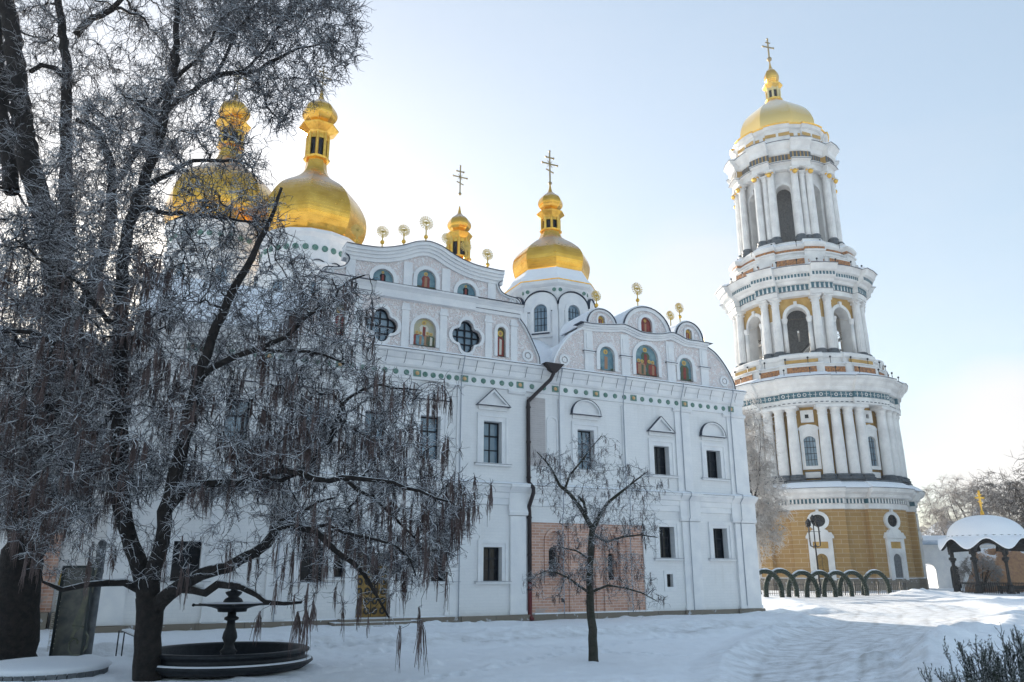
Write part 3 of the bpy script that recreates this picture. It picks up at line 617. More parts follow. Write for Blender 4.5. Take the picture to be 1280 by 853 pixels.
    def lantern(par, x, y, z0, k, r, h, rot):
        """z0 neck top; r lantern radius; h lantern height; k onion scale"""
        b = MB().mat('goldtrim').lathe([(r * 1.25, z0), (r * 1.3, z0 + .12 * k), (r, z0 + .2 * k)], 8, x, y, rot); b.mat('darkglass').lathe([(r * .82, z0 + .2 * k), (r * .82, z0 + h)], 8, x, y, rot); b.mat('goldtrim')
        for q in range(8):
            a = rot + q * PI / 4; b.tube([(x + r * math.cos(a), y + r * math.sin(a), z0 + .1), (x + r * math.cos(a), y + r * math.sin(a), z0 + h)], r * .16, 6)
            a2 = a + PI / 8; rr = r * .93
            b.bar((x + rr * math.cos(a) , y + rr * math.sin(a), z0 + h * .9), (x + rr * math.cos(a + PI / 4), y + rr * math.sin(a + PI / 4), z0 + h * .9), .08 * k, h * .2)
        b.lathe([(r * 1.05, z0 + h), (r * 1.15, z0 + h + .1 * k), (1.08 * k, z0 + h + .35 * k), (1.10 * k, z0 + h + .42 * k), (.8 * k, z0 + h + .58 * k), (.62 * k, z0 + h + .72 * k)], 8, x, y, rot)
        z = z0 + h + .72 * k; b.mat('gold').lathe(spline([(.62 * k, z), (.90 * k, z + .3 * k), (.97 * k, z + .65 * k), (.8 * k, z + 1.05 * k), (.42 * k, z + 1.38 * k), (.16 * k, z + 1.7 * k), (.05 * k, z + 2.3 * k)], 3), 8, x, y, rot)
        b.build('lantern', par); return z + 2.4 * k
    zt = lantern(db, x, y, 27.05, .98, .66, 1.1, rot); cross(db, x, y, zt, 2.75)
    # C : small cupola far back
    x, y = 3.15, 16.0
    db = dome(x, y, spline([(1.6, 24.5), (1.5, 25.6), (1.1, 26.3), (.85, 26.8), (.8, 27.2)], 3), 8, rot, name='cupola', label='small gilded cupola rising just behind the tall gable')
    zt = lantern(db, x, y, 27.0, 1.02, .82, 1.75, rot); cross(db, x, y, 33.0, 2.6)
    MB().mat('trim').lathe([(1.7, 15), (1.7, 24.5)], 8, x, y, rot).build('drum', cath)
    # B and A : great domes
    def great(x, y, z, s, label, lh=2.35, lk=1.5):
        d = MB().mat('trim').lathe([(3.7 * s, 13.5), (3.7 * s, z - 3.0), (3.9 * s, z - 2.9), (3.9 * s, z - 2.7), (3.7 * s, z - 2.6), (3.75 * s, z - .7), (4.05 * s, z - .4), (4.05 * s, z - .15)], 16, x, y, PI / 16); d.mat('snowroof').lathe([(3.9 * s, z - .14), (3.3 * s, z + .12)], 16, x, y, PI / 16)
        dr = d.build('drum', cath)
        for k in range(16):
            a = k * PI / 8; X = Matrix.Translation((x, y, 0)) @ Matrix.Rotation(a + PI / 2, 4, 'Z') @ Matrix.Translation((0, -3.7 * s * math.cos(PI / 16), 0))
            w = MB()
            if k % 2 == 0:
                win = archp(-.45, .45, z - 7.6, z - 4.2); w.mat('trim').plate(offset_arch(-.45, .45, z - 7.7, z - 4.2, .3), [win], -.18, .0, X); w.mat('glass').plate(win, [], -.05, -.0, X); w.mat('frame').box(-.03, .03, -.09, -.05, z - 7.6, z - 4.3, X)
                for q in (6.9, 6.1, 5.3): w.box(-.45, .45, -.085, -.05, z - q - .03, z - q + .03, X)
                w.build('arched_window', dr)
            w = MB().mat('green')
            for xx in (-.32, .42): MB().mat('green').plate([(xx + .24 * math.cos(t * PI / 6), z - 1.55 + .24 * math.sin(t * PI / 6)) for t in range(12)], [], -.1, .0, X).build('ceramic_rosette', dr)
            w.mat('metalshade'); w.plate([(math.cos(PI * t / 12) * .72, z - 3.3 + .85 * math.sin(PI * t / 12)) for t in range(13)] + [(math.cos(PI * (12 - t) / 12) * .67, z - 3.3 + .8 * math.sin(PI * (12 - t) / 12)) for t in range(13)], [], -.12, .0, X)
            w.build('eyebrow_moulding', dr)
        db = dome(x, y, spline([(3.72 * s, z), (4.2 * s, z + .8 * s), (4.38 * s, z + 1.9 * s), (4.15 * s, z + 3.0 * s), (3.25 * s, z + 4.4 * s), (1.7 * s, z + 5.6 * s), (1.0 * s, z + 6.5 * s), (.84 * s, z + 7.3 * s), (.84 * s, z + 7.7 * s)], 4), 8, PI / 8 + .12, label=label)
        zt = lantern(db, x, y, z + 7.6 * s, lk * s, .84 * s, lh * s, PI / 8 + .12); cross(db, x, y, zt - .5, 2.6 * s)
    great(-8.1, 20.0, 27.6, 1.0, 'great gilded dome right beside the tall gable')
    great(-14.15, 28.5, 30.7, 1.12, 'great gilded dome farthest left behind the tree branches', 1.55, 1.3)
build_cathedral()
# ------------------------------------------------------------------ bell tower
TC = (47.8, 125.0)
tower = thing('bell_tower', 'very tall four-tiered bell tower, ochre base and white columns, small gilded dome', 'bell tower', (TC[0], TC[1], 0), math.radians(90 - 201.5))
def build_tower():
    D2 = math.radians
    def plan(half, e, mid=0.0, sub=2):
        out = []
        for k in range(8):
            c = k * 45
            for j in range(sub + 1): a = -half + 2 * half * j / sub; out.append((D2(c + a), e))
            for a in (half + .25, 22.5, 45 - half - .25): out.append((D2(c + a), mid))
        return out
    def flat(pl, ap):
        return pl
    X8 = lambda a, ap: Matrix.Rotation(a + PI / 2, 4, 'Z') @ Matrix.Translation((0, -ap, 0))
    def part(b, name, **k): return b.build(name, tower, **k)
    P15 = plan(15, .45, 0, 4); PB = plan(15.5, .45, -.35, 4)
    # base storey
    b = MB().mat('yellow').lathe([(13.1, 0), (13.1, 10.95)], 8, plan=PB)
    part(b, 'base_storey')
    b = MB().mat('plinth').lathe([(13.5, -.3), (13.5, 1.35), (13.35, 1.6)], 8, plan=PB); b.mat('snow').lathe([(13.48, 1.352), (13.2, 1.7)], 8, plan=PB)
    part(b, 'plinth')
    b = MB().mat('towerwhite').lathe([(13.2, 10.9), (13.35, 11.0), (13.35, 11.65), (13.55, 11.7)], 8, plan=PB)
    b.mat('teal').lathe([(13.4, 11.7), (13.4, 12.35)], 8, plan=PB)
    b.mat('towerwhite').lathe([(13.5, 12.35), (13.9, 12.5), (14.1, 12.9), (14.6, 13.2), (14.75, 13.5), (14.75, 13.75)], 8, plan=PB)
    for i in range(168):
        a = 2 * PI * i / 168; q = math.degrees(a) % 45; R = 13.42 + (.45 if (q < 15.5 or q > 29.5) else -.35)
        b.box(-.11, .11, -.12, .0, 11.72, 12.33, X8(a, R))
    b.mat('snowroof').lathe([(14.8, 13.77), (14.2, 14.25), (13.0, 14.9)], 8, plan=P15)
    b.mat('metalshade').lathe([(14.85, 13.74), (14.85, 13.80)], 8, plan=PB)  # dark ring painted in as the shade line at the base cornice lip
    part(b, 'cornice')
    for k in range(8):
        a = k * PI / 4; X = X8(a, 13.55 * math.cos(0))
        b = MB().mat('towerwhite')
        win = [(.95 * math.cos(t * PI / 10), 9.35 + .85 * math.sin(t * PI / 10)) for t in range(20)]
        out = [(1.45 * math.cos(t * PI / 10), 9.35 + 1.3 * math.sin(t * PI / 10)) for t in range(20)]
        b.plate(out, [win], -.22, .1, X); b.box(-.2, .2, -.32, 0, 10.5, 10.9, X).box(-.2, .2, -.32, 0, 7.9, 8.2, X)
        w = part(b, 'round_window')
        g = MB().mat('darkglass').plate(win, [], -.05, .1, X); g.mat('frame').box(-.04, .04, -.1, -.05, 8.5, 10.2, X).box(-.9, .9, -.095, -.05, 9.31, 9.39, X)
        for t in range(4): aa = t * PI / 4 + PI / 8; g.bar(X @ Vector((-.8 * math.cos(aa), -.08, 9.35 - .75 * math.sin(aa))), X @ Vector((.8 * math.cos(aa), -.08, 9.35 + .75 * math.sin(aa))), .05)
        g.build('pane', w)
        b = MB().mat('towerwhite'); dop = archp(-.75, .75, .1, 4.9)
        b.plate(rect(-1.6, 1.6, 0, 7.1), [archp(-1.05, 1.05, .01, 5.2), rect(-1.0, 1.0, 5.6, 6.5)], -.28, .1, X); b.box(-1.85, 1.85, -.42, .1, 6.95, 7.25, X)
        b.plate([(-1.8, 7.25), (1.8, 7.25), (1.55, 7.75)] + [(1.2 * math.cos(PI * t / 10), 7.75 + .55 * math.sin(PI * t / 10)) for t in range(11)] + [(-1.55, 7.75)], [], -.34, .1, X)
        b.mat('ochre').box(-1.0, 1.0, -.12, -.02, 5.6, 6.5, X)
        b.mat('door' if k == 0 else 'post').plate(archp(-1.05, 1.05, .01, 5.2), [], -.1 if k == 0 else -.05, .1, X)  # other doorways filled grey to paint the shadow of a niche
        b.mat('towerwhite').plate(archp(-1.05, 1.05, .01, 5.2), [dop], -.2, -.06, X)
        if k == 0: b.mat('dark').box(-.03, .03, -.13, -.1, .1, 4.6, X)
        part(b, 'portal', label='ochre door in a white surround' if k == 0 else None)
    # columns
    def column(r0, r1, z0, z1, kind):
        b = MB().mat('darkstone'); b.smooth = False
        kk = 1.5 if z0 > 50 else 1.0; b.lathe([(r0 * 1.5, z0), (r0 * 1.55, z0 + .3 * kk), (r0 * 1.3, z0 + .4 * kk), (r0 * 1.4, z0 + .62 * kk), (r0 * 1.1, z0 + .8 * kk)], 14); b.smooth = True
        h = z1 - z0
        if kind == 'doric':
            b.mat('towerwhite').lathe([(r0 * 1.02, z0 + .7), (r0, z0 + .8), (r0, z0 + h * .4), (r1, z1 - 1.25)], 16, cap=False); b.smooth = False
            b.lathe([(r1 * 1.12, z1 - 1.25), (r1 * 1.12, z1 - 1.1)], 14).lathe([(r1, z1 - 1.1), (r1 * 1.05, z1 - .7), (r1 * 1.4, z1 - .42)], 14); b.box(-r1 * 1.5, r1 * 1.5, -r1 * 1.5, r1 * 1.5, z1 - .42, z1)
        else:
            n = 32; vs = []
            for z, r in ((z0 + .7, r0), (z0 + h * .4, r0), (z1 - 1.3, r1)):
                for i in range(n): rr = r * (1 if i % 2 else .93); vs.append((rr * math.cos(2 * PI * i / n), rr * math.sin(2 * PI * i / n), z))
            b.smooth = False; b.mat('towerwhite').add(vs, [(q * n + j, q * n + (j + 1) % n, (q + 1) * n + (j + 1) % n, (q + 1) * n + j) for q in range(2) for j in range(n)])
            b.lathe([(r1 * 1.1, z1 - 1.35), (r1 * 1.1, z1 - 1.2), (r1, z1 - 1.15), (r1 * 1.15, z1 - .6), (r1 * 1.45, z1 - .3)], 12)
            for q in range(8):
                a = q * PI / 4; rr = r1 * 1.25; b.ball((rr * math.cos(a), rr * math.sin(a), z1 - .45 - .3 * (q % 2)), r1 * .28, 6, 4)
            b.box(-r1 * 1.4, r1 * 1.4, -r1 * 1.4, r1 * 1.4, z1 - .28, z1)
            if kind == 'gold':
                b.mat('goldtrim').ball((r1 * 1.25, 0, z1 - .9), r1 * .82, 8, 6).ball((r1 * .8, .5, z1 - .6), r1 * .4, 6, 4).ball((r1 * .8, -.5, z1 - .6), r1 * .4, 6, 4)
        return b.build('column', tower)
    def ring(c, R, angs):
        first = True
        for a in angs:
            o = c if first else c.copy()
            if not first: COL.objects.link(o)
            first = False; o.location = (R * math.cos(D2(a)), R * math.sin(D2(a)), 0); o.rotation_euler.z = D2(a)
    # tier one
    b = MB().mat('darkstone').lathe([(13.3, 14.7), (13.3, 15.0)], 8, plan=P15); b.mat('towerwhite').lathe([(13.2, 14.6), (13.2, 14.72)], 8, plan=P15)
    b.mat('ochre').lathe([(11.4, 14.8), (11.4, 26)], 32)
    part(b, 'tier_wall', label='ochre wall behind the lowest ring of columns')
    b = MB().mat('towerwhite')
    for k in range(8):
        for da in (-14.4, -5, 5, 14.4)[:0]: pass
    ring(column(.78, .66, 15.1, 25.9, 'doric'), 12.45, [k * 45 + 22.5 + d for k in range(8) for d in (-12.6, -4.2, 4.2, 12.6)])
    for k in range(8):
        a = k * PI / 4; X = X8(a, 11.45) @ Matrix.Scale(.86, 4, (1, 0, 0)); w = MB().mat('towerwhite'); op = archp(-.95, .95, 17.2, 21.5)[:2] + [(.95, 21.1), (.5, 21.45), (0, 21.55), (-.5, 21.45), (-.95, 21.1)]
        w.plate([(-1.5, 16.7), (1.5, 16.7), (1.5, 22.4), (1.75, 22.7), (1.2, 23.1), (0, 23.3), (-1.2, 23.1), (-1.75, 22.7), (-1.5, 22.4)], [op], -.45, .1, X)
        w.plate(rect(-1.05, 1.05, 23.6, 25.4), [rect(-.35, .25, 24.2, 24.8)], -.35, .1, X); w.box(-1.2, 1.2, -.4, .1, 15.5, 16.3, X)
        w.mat('darkstone').box(-1.3, 1.3, -.36, .05, 15.4, 16.4, X)
        o = part(w, 'window'); g = MB().mat('glass').plate(op, [], -.1, .05, X); g.mat('frame')
        for q in (-.5, 0, .5): g.box(q - .04, q + .04, -.16, -.1, 17.2, 21.4, X)
        for q in (18.1, 19, 19.9, 20.8): g.box(-.95, .95, -.155, -.1, q - .04, q + .04, X)
        g.build('pane', o); MB().mat('darkglass').box(-.35, .25, -.05, .1, 24.2, 24.8, X).build('pane', o)
        for s in ():  # niche pilasters between the columns
            MB().mat('towerwhite').plate(archp(-.75, .75, 15.1, 24.6), [archp(-.5, .5, 15.3, 24.3)], -.12, .1, X8(a + D2(22.5) , 11.4)) if False else None
    b = MB().mat('towerwhite').lathe([(12.6, 25.9), (13.0, 25.95), (13.0, 26.85), (13.1, 26.9)], 8, plan=P15); b.mat('teal').lathe([(13.02, 26.9), (13.02, 27.8)], 8, plan=P15)
    b.mat('towerwhite').lathe([(13.1, 27.8), (13.4, 27.95), (13.5, 28.5), (13.9, 28.9), (14.1, 29.3), (14.5, 29.6), (14.5, 29.9)], 8, plan=P15); b.mat('metalshade').lathe([(14.58, 29.88), (14.58, 29.96)], 8, plan=P15); b.mat('snowroof').lathe([(14.5, 29.95), (14.0, 30.25), (12.4, 30.9)], 8, plan=P15)  # dark ring at the cornice lip stands in for a crisp line of shade
    for i in range(112):
        a = 2 * PI * i / 112; q = math.degrees(a) % 45; R = 13.03 + (.45 if (q < 14.5 or q > 30.5) else 0)
        X = X8(a, R)
        if i % 3: b.mat('towerwhite').box(-.035, .035, -.05, .0, 26.98, 27.72, X).box(-.28, .28, -.045, .0, 27.33, 27.38, X)
        else: b.mat('towerwhite').plate([(.26 * math.cos(t * PI / 6), 27.35 + .26 * math.sin(t * PI / 6)) for t in range(12)], [[(.17 * math.cos(t * PI / 5), 27.35 + .17 * math.sin(t * PI / 5)) for t in range(10)]], -.05, .0, X)
        b.mat('darkstone').box(-.2, .2, -.06, 0, 26.2, 26.3, X)
    part(b, 'entablature')
    def attic(z, R, h, name='attic_rail'):
        b = MB().mat('towerwhite').lathe([(R, z), (R, z + h)], 8, plan=plan(15, .4, 0, 4)); o = []
        for k in range(8):
            for c, w in ((0, 2.1), (22.5, 1.9)):
                X = X8(D2(k * 45 + c), R * math.cos(D2(0)) + (.4 if c == 0 else 0))
                b.mat('ochre2').box(-w, w, -.06, .0, z + h * .25, z + h * .8, X)
                n = int(w * 4); b.mat('darkstone')
                b.mat('towerwhite'); b.box(-w - .1, w + .1, -.12, 0, z + h * .8, z + h * .88, X)
        b.mat('towerwhite').lathe([(R + .15, z + h), (R + .15, z + h + .15)], 8, plan=plan(15, .4, 0, 4)); b.mat('snowroof').lathe([(R + .12, z + h + .152), (R - .2, z + h + .3)], 8, plan=plan(15, .4, 0, 4))
        return part(b, name)
    attic(30.3, 12.0, 1.9)
    b = MB().mat('towerwhite').lathe([(11.4, 31.8), (11.4, 33.2), (11.7, 33.4), (11.7, 33.9), (11.2, 34.2), (8, 34.3)], 8, plan=P15); b.mat('ochre')
    for k in range(8): b.box(-2.4, 2.4, -.05, 0, 32.6, 33.1, X8(k * PI / 4, 11.85))
    part(b, 'pedestal_ring')
    def shell(ap, z0, z1, aw, a0, a1, side, mat, name):
        b = MB().mat(mat); hw = ap * math.tan(PI / 8)
        for k in range(8):
            X = X8(k * PI / 4, ap); arch = archp(-aw, aw, a0, a1, 12)
            b.mat('towerwhite').plate(rect(-hw, hw, z0, z1), [arch], 0, 1.6, X)
            if mat != 'towerwhite': b.mat(mat).plate(rect(-hw + .01, hw - .01, a1 - aw - .4, z1), [archp(-aw - .02, aw + .02, a1 - aw - .41, a1 + .02, 12)], -.03, -.001, X)
            b.mat('towerwhite').plate(offset_arch(-aw, aw, a0 + .01, a1, .5), [arch], -.25, -.002, X)
            b.box(-.25, .25, -.4, 0, a1 + .1, a1 + .9, X)
        return part(b, name)
    shell(9.0, 34.2, 44.2, 1.55, 34.6, 42.3, 0, 'ochre', 'arcade')
    for k in range(8):
        for s in (-1, 1):
            a = k * PI / 4; p = X8(a, 9.3) @ Vector((s * 1.85, 0, 0)); c = MB().mat('darkstone').lathe([(.5, 34.35), (.5, 34.9)], 12, p.x, p.y); c.smooth = True; c.mat('towerwhite').lathe([(.36, 34.9), (.32, 39.6)], 12, p.x, p.y); c.smooth = False; c.lathe([(.34, 39.6), (.5, 40.2), (.5, 40.5)], 8, p.x, p.y); c.build('small_column', tower)
    ring(column(.66, .56, 34.3, 43.8, 'ionic'), 10.0, [k * 45 + 22.5 + d for k in range(8) for d in (-5.2, 5.2)])
    b = MB().mat('post').box(-2.6, 2.6, -2.6, 2.6, 34.3, 44).mat('towerwhite').box(-8, 8, -.15, .15, 38.4, 38.75).box(-.15, .15, -8, 8, 36.9, 37.2)  # core added and coloured grey to paint the dim interior behind the arches
    b.mat('dark').box(-2.25, 2.25, -.8, .8, 39.3, 42).box(-.8, .8, -2.25, 2.25, 39.3, 42)
    for k in range(8):
        p = Vector((3.2 * math.cos(k * PI / 4), 3.2 * math.sin(k * PI / 4), 35.5 + k * .9)); q = Vector((7.8 * math.cos(k * PI / 4 + .4), 7.8 * math.sin(k * PI / 4 + .4), 37.5 + (k % 3) * 1.2)); b.mat('towerwhite').bar(p, q, .9, .2); b.mat('iron').bar(p + Vector((0, 0, .9)), q + Vector((0, 0, .9)), .08)
    part(b, 'stair_core')
    P2 = plan(13, .0, .85, 4)
    b = MB().mat('towerwhite').lathe([(9.6, 43.8), (10.1, 43.85), (10.1, 44.6), (10.2, 44.65), (10.2, 45.6), (10.5, 45.7), (10.7, 46.1), (11.2, 46.3), (11.3, 46.45), (11.3, 47.0), (11.7, 47.2), (12.0, 47.9), (12.2, 48.1)], 8, plan=P2)
    b.mat('metalshade').lathe([(10.25, 44.62), (10.25, 44.66)], 8, plan=P2).lathe([(12.28, 48.08), (12.28, 48.16)], 8, plan=P2); b.mat('snowroof').lathe([(12.2, 48.15), (11.5, 48.5), (10.2, 48.8)], 8, plan=P2)  # dark rings paint shade lines at the frieze and the cornice lip
    for i in range(96):
        a = 2 * PI * i / 96; q = math.degrees(a) % 45; e = 0 if (q < 13.2 or q > 31.8) else .85; X = X8(a, 10.2 + e)
        b.mat('teal').box(-.2, .2, -.04, .0, 44.7, 45.55, X); b.box(-.26, .26, -.1, -.04, 45.35, 45.55, X)
    for i in range(144):
        a = 2 * PI * i / 144; q = math.degrees(a) % 45; e = 0 if (q < 13.2 or q > 31.8) else .85
        b.mat('teal').box(-.15, .15, -.04, .0, 46.48, 46.98, X8(a, 11.3 + e))
    part(b, 'entablature')
    attic(48.5, 9.9, 1.7)
    b = MB().mat('towerwhite').lathe([(9.2, 49.5), (9.2, 51.2), (9.5, 51.3), (9.5, 51.5)], 8, plan=P2); b.mat('ochre2').lathe([(9.22, 51.5), (9.22, 52.0)], 8, plan=P2); b.mat('towerwhite').lathe([(9.3, 52.0), (9.6, 52.3), (9.6, 52.7), (8.8, 53.1), (8.6, 53.6), (5, 53.7)], 8, plan=P2)
    b.mat('snowroof').lathe([(9.55, 52.71), (8.8, 53.2)], 8, plan=P2)
    part(b, 'pedestal_ring')
    # tier three
    shell(6.7, 53.6, 67.2, 1.15, 54.2, 64.6, 0, 'towerwhite', 'arcade')
    ring(column(.62, .54, 53.7, 67.0, 'gold'), 7.95, [k * 45 + 22.5 + d for k in range(8) for d in (-8,)])
    ring(column(.5, .44, 53.7, 66.4, 'ionic'), 7.6, [k * 45 + 22.5 + d for k in range(8) for d in (1.5, )])
    ring(column(.62, .54, 53.7, 67.0, 'gold'), 7.95, [k * 45 + 22.5 + d for k in range(8) for d in (9.5, )])
    b = MB().mat('post').lathe([(3.0, 53.7), (3.0, 58.0), (2.2, 58.2), (2.2, 66.9)], 8); b.mat('pipe'); b.smooth = True; b.lathe([(2.2, 55.2), (2.0, 55.6), (1.5, 57), (1.2, 59), (.9, 60.2), (.2, 60.8), (.15, 61.6)], 20)  # grey core added to paint the darkness inside the upper arches
    b.smooth = False
    part(b, 'inner_core')
    P3 = plan(12, .0, .95, 4)
    b = MB().mat('towerwhite').lathe([(7.4, 67.0), (7.7, 67.1), (7.7, 68.0), (8.3, 68.15), (8.3, 68.4), (7.8, 68.5)], 8, plan=P3); b.mat('ochre').lathe([(7.75, 68.5), (7.75, 69.7)], 8, plan=P3)
    b.mat('towerwhite').lathe([(7.9, 69.7), (8.1, 69.9), (8.2, 70.6), (8.6, 71.1), (8.9, 71.4), (8.9, 71.8)], 8, plan=P3); b.mat('metalshade').lathe([(8.4, 68.15), (8.4, 68.2)], 8, plan=P3).lathe([(8.98, 71.78), (8.98, 71.86)], 8, plan=P3); b.mat('snowroof').lathe([(8.9, 71.86), (8.3, 72.1), (7.6, 72.4)], 8, plan=P3)  # dark rings draw the shade under the ledge and at the cornice lip
    for i in range(88):
        a = 2 * PI * i / 88; q = math.degrees(a) % 45; e = 0 if (q < 12.2 or q > 32.8) else .95
        b.mat('darkstone').box(-.2, .2, -.06, .0, 68.55, 69.65, X8(a, 7.75 + e))
    part(b, 'entablature')
    P4 = plan(15, .35, 0, 4)
    b = MB().mat('towerwhite').lathe([(7.3, 72.0), (7.3, 74.6), (7.7, 74.8), (7.9, 75.3)], 8, plan=P4); b.mat('goldtrim').lathe([(8.0, 75.3), (8.1, 75.5), (8.0, 75.6)], 8, plan=P4); b.mat('snowroof').lathe([(7.9, 75.61), (6.5, 75.9)], 8, plan=P4)
    for k in range(8):
        for c, w, dx in ((0, .9, -1.1), (0, .9, 1.1), (22.5, .8, -1), (22.5, .3, .8)): b.mat('ochre').box(dx - w, dx + w, -.05, 0, 73.3, 73.9, X8(D2(k * 45 + c), 7.3 + (.36 if c == 0 else 0)))
    part(b, 'attic')
    b = MB().mat('goldfrost').lathe(spline([(6.55, 75.8), (6.75, 77.2), (6.55, 78.8), (5.7, 80.7), (4.2, 82.3), (2.6, 83.4), (1.6, 84.2), (1.3, 85.0)], 4), 8, 0, 0, PI / 8)
    dm = part(b, 'dome', label='gilded eight-sided dome with a snowy crown')
    b = MB().mat('goldtrim').lathe([(1.5, 84.6), (1.55, 85.0), (1.2, 85.1)], 8); b.mat('darkglass').lathe([(.95, 85), (.95, 87.4)], 8); b.mat('palegold')
    for q in range(8): a = q * PI / 4; b.tube([(1.15 * math.cos(a), 1.15 * math.sin(a), 85), (1.15 * math.cos(a), 1.15 * math.sin(a), 87.3)], .2, 6); b.bar((1.12 * math.cos(a), 1.12 * math.sin(a), 87.0), (1.12 * math.cos(a + PI / 4), 1.12 * math.sin(a + PI / 4), 87.0), .15, .6)
    b.mat('goldtrim').lathe([(1.2, 87.2), (1.75, 87.7), (1.8, 87.9), (1.2, 88.2), (.95, 88.4)], 8)
    b.mat('gold').lathe(spline([(.95, 88.3), (1.25, 89.2), (1.3, 90.1), (.95, 91.0), (.4, 91.6), (.15, 92.6), (.1, 93.4)], 3), 8); b.build('lantern', dm)
    b = MB().mat('cross').ball((0, 0, 93.8), .45); a = D2(26)
    X = Matrix.Rotation(a + PI / 2 + .2, 4, 'Z')
    b.box(-.11, .11, -.1, .1, 94, 98.2, X).box(-1.1, 1.1, -.09, .09, 96.3, 96.5, X).box(-.5, .5, -.09, .09, 97.3, 97.45, X)
    for x, z in ((-1.1, 96.4), (1.1, 96.4), (0, 98.2)): p = X @ Vector((x, 0, z)); b.ball(p, .2, 6, 4)
    b.build('cross', dm)
    # floodlights on the ledges
    for z, R, n in ((30.9, 13.9, 24), (48.9, 11.6, 24), (52.9, 9.6, 16), (32.9, 12.3, 24)):
        for i in range(n):
            a = 2 * PI * (i + .3) / n; x, y = R * math.cos(a), R * math.sin(a); part(MB().mat('iron').tube([(x, y, z - .6), (x, y, z + .25)], .05, 5).ball((x, y, z + .35), .17, 6, 4), 'floodlight')
build_tower()
# ------------------------------------------------------------------ camera maths (only to hold the lens in one place)
CAM_H = 2.6; FPX = 980.0; PITCH = math.atan((714 - 426.5) / FPX)
cam_d = bpy.data.cameras.new('camera'); cam = bpy.data.objects.new('camera', cam_d); COL.objects.link(cam); SC.camera = cam
cam.location = (0, 0, CAM_H); cam.rotation_euler = (PI / 2 + PITCH, 0, 0); cam_d.sensor_width = 36; cam_d.lens = FPX / 1280 * 36; cam_d.clip_end = 6000; cam_d.clip_start = .1
def Wp(px, py, Y):
    u = 426.5 - py; r = px - 640; c, s = math.cos(PITCH), math.sin(PITCH); F = FPX * c - u * s; U = FPX * s + u * c
    return Vector((r * Y / F, Y, CAM_H + U * Y / F))
# ------------------------------------------------------------------ ground
def vnoise(x, y, seed=0):
    def h(i, j): v = np.sin(i * 127.1 + j * 311.7 + seed * 74.7) * 43758.5453; return v - np.floor(v)
    i, j = np.floor(x), np.floor(y); fx, fy = x - i, y - j; fx = fx * fx * (3 - 2 * fx); fy = fy * fy * (3 - 2 * fy)
    return (h(i, j) * (1 - fx) + h(i + 1, j) * fx) * (1 - fy) + (h(i, j + 1) * (1 - fx) + h(i + 1, j + 1) * fx) * fy
def road_mask(x, y):
    # trodden, cleared lane: sweeps from lower right towards the tower, with a branch along the church
    cx = np.interp(y, [10, 18, 24, 32, 42, 55, 80, 120], [4.0, 6.6, 9.0, 13.5, 20, 27, 34, 42]); hw = np.interp(y, [10, 20, 32, 50, 80, 120], [1.9, 2.6, 4.2, 6.5, 8, 10])
    a = np.clip(1.25 - np.abs(x - cx) / hw, 0, 1)
    yl = 33 + (x - 0) * .50; b = np.clip(1.3 - np.abs(y - yl + 1) / 2.4, 0, 1) * np.clip((x + 30) / 5, 0, 1) * np.clip((20 - x) / 4, 0, 1) * .7
    yb = 49.5; d = np.clip(1.3 - np.abs(y - yb) / 3.0, 0, 1) * np.clip((x - 14) / 4, 0, 1)
    return np.clip(np.maximum(np.maximum(a, b), d) * 1.6, 0, 1)
def ruts(x, y):
    cx = np.interp(y, [10, 18, 24, 32, 42, 55, 80, 120], [4.0, 6.6, 9.0, 13.5, 20, 27, 34, 42]) + .25 * np.sin(y * .35); k = np.interp(y, [10, 20, 32, 60], [1, 1.1, 1.5, 2]); r = 0
    for o in (-1.9, -1.05, -.4, .5, 1.15, 1.9): r = r + np.exp(-((x - cx - o * k - .15 * np.sin(y * .22 + o * 5)) / (.17 * k)) ** 2) * (.55 + .45 * vnoise(x * 0 + o * 9, y * .5, 41))
    return np.clip(r, 0, 1)
STEPS = []
_r = random.Random(12)
for (ax, ay), (bx, by) in (((-4.5, 17.5), (6.5, 33)), ((-2, 30), (9, 24)), ((0, 16.5), (3.8, 20.5)), ((-11, 29), (1, 32.5)), ((6.5, 26), (15, 42)), ((-5, 25.5), (-3, 36))):
    n_ = int(math.hypot(bx - ax, by - ay) / .42)
    for i_ in range(n_):
        u_ = i_ / n_; dx, dy = bx - ax, by - ay; l_ = math.hypot(dx, dy); sd = .13 * (1 if i_ % 2 else -1); STEPS.append((ax + dx * u_ - dy / l_ * sd + .6 * math.sin(u_ * 7) + _r.gauss(0, .04), ay + dy * u_ + dx / l_ * sd + _r.gauss(0, .05)))
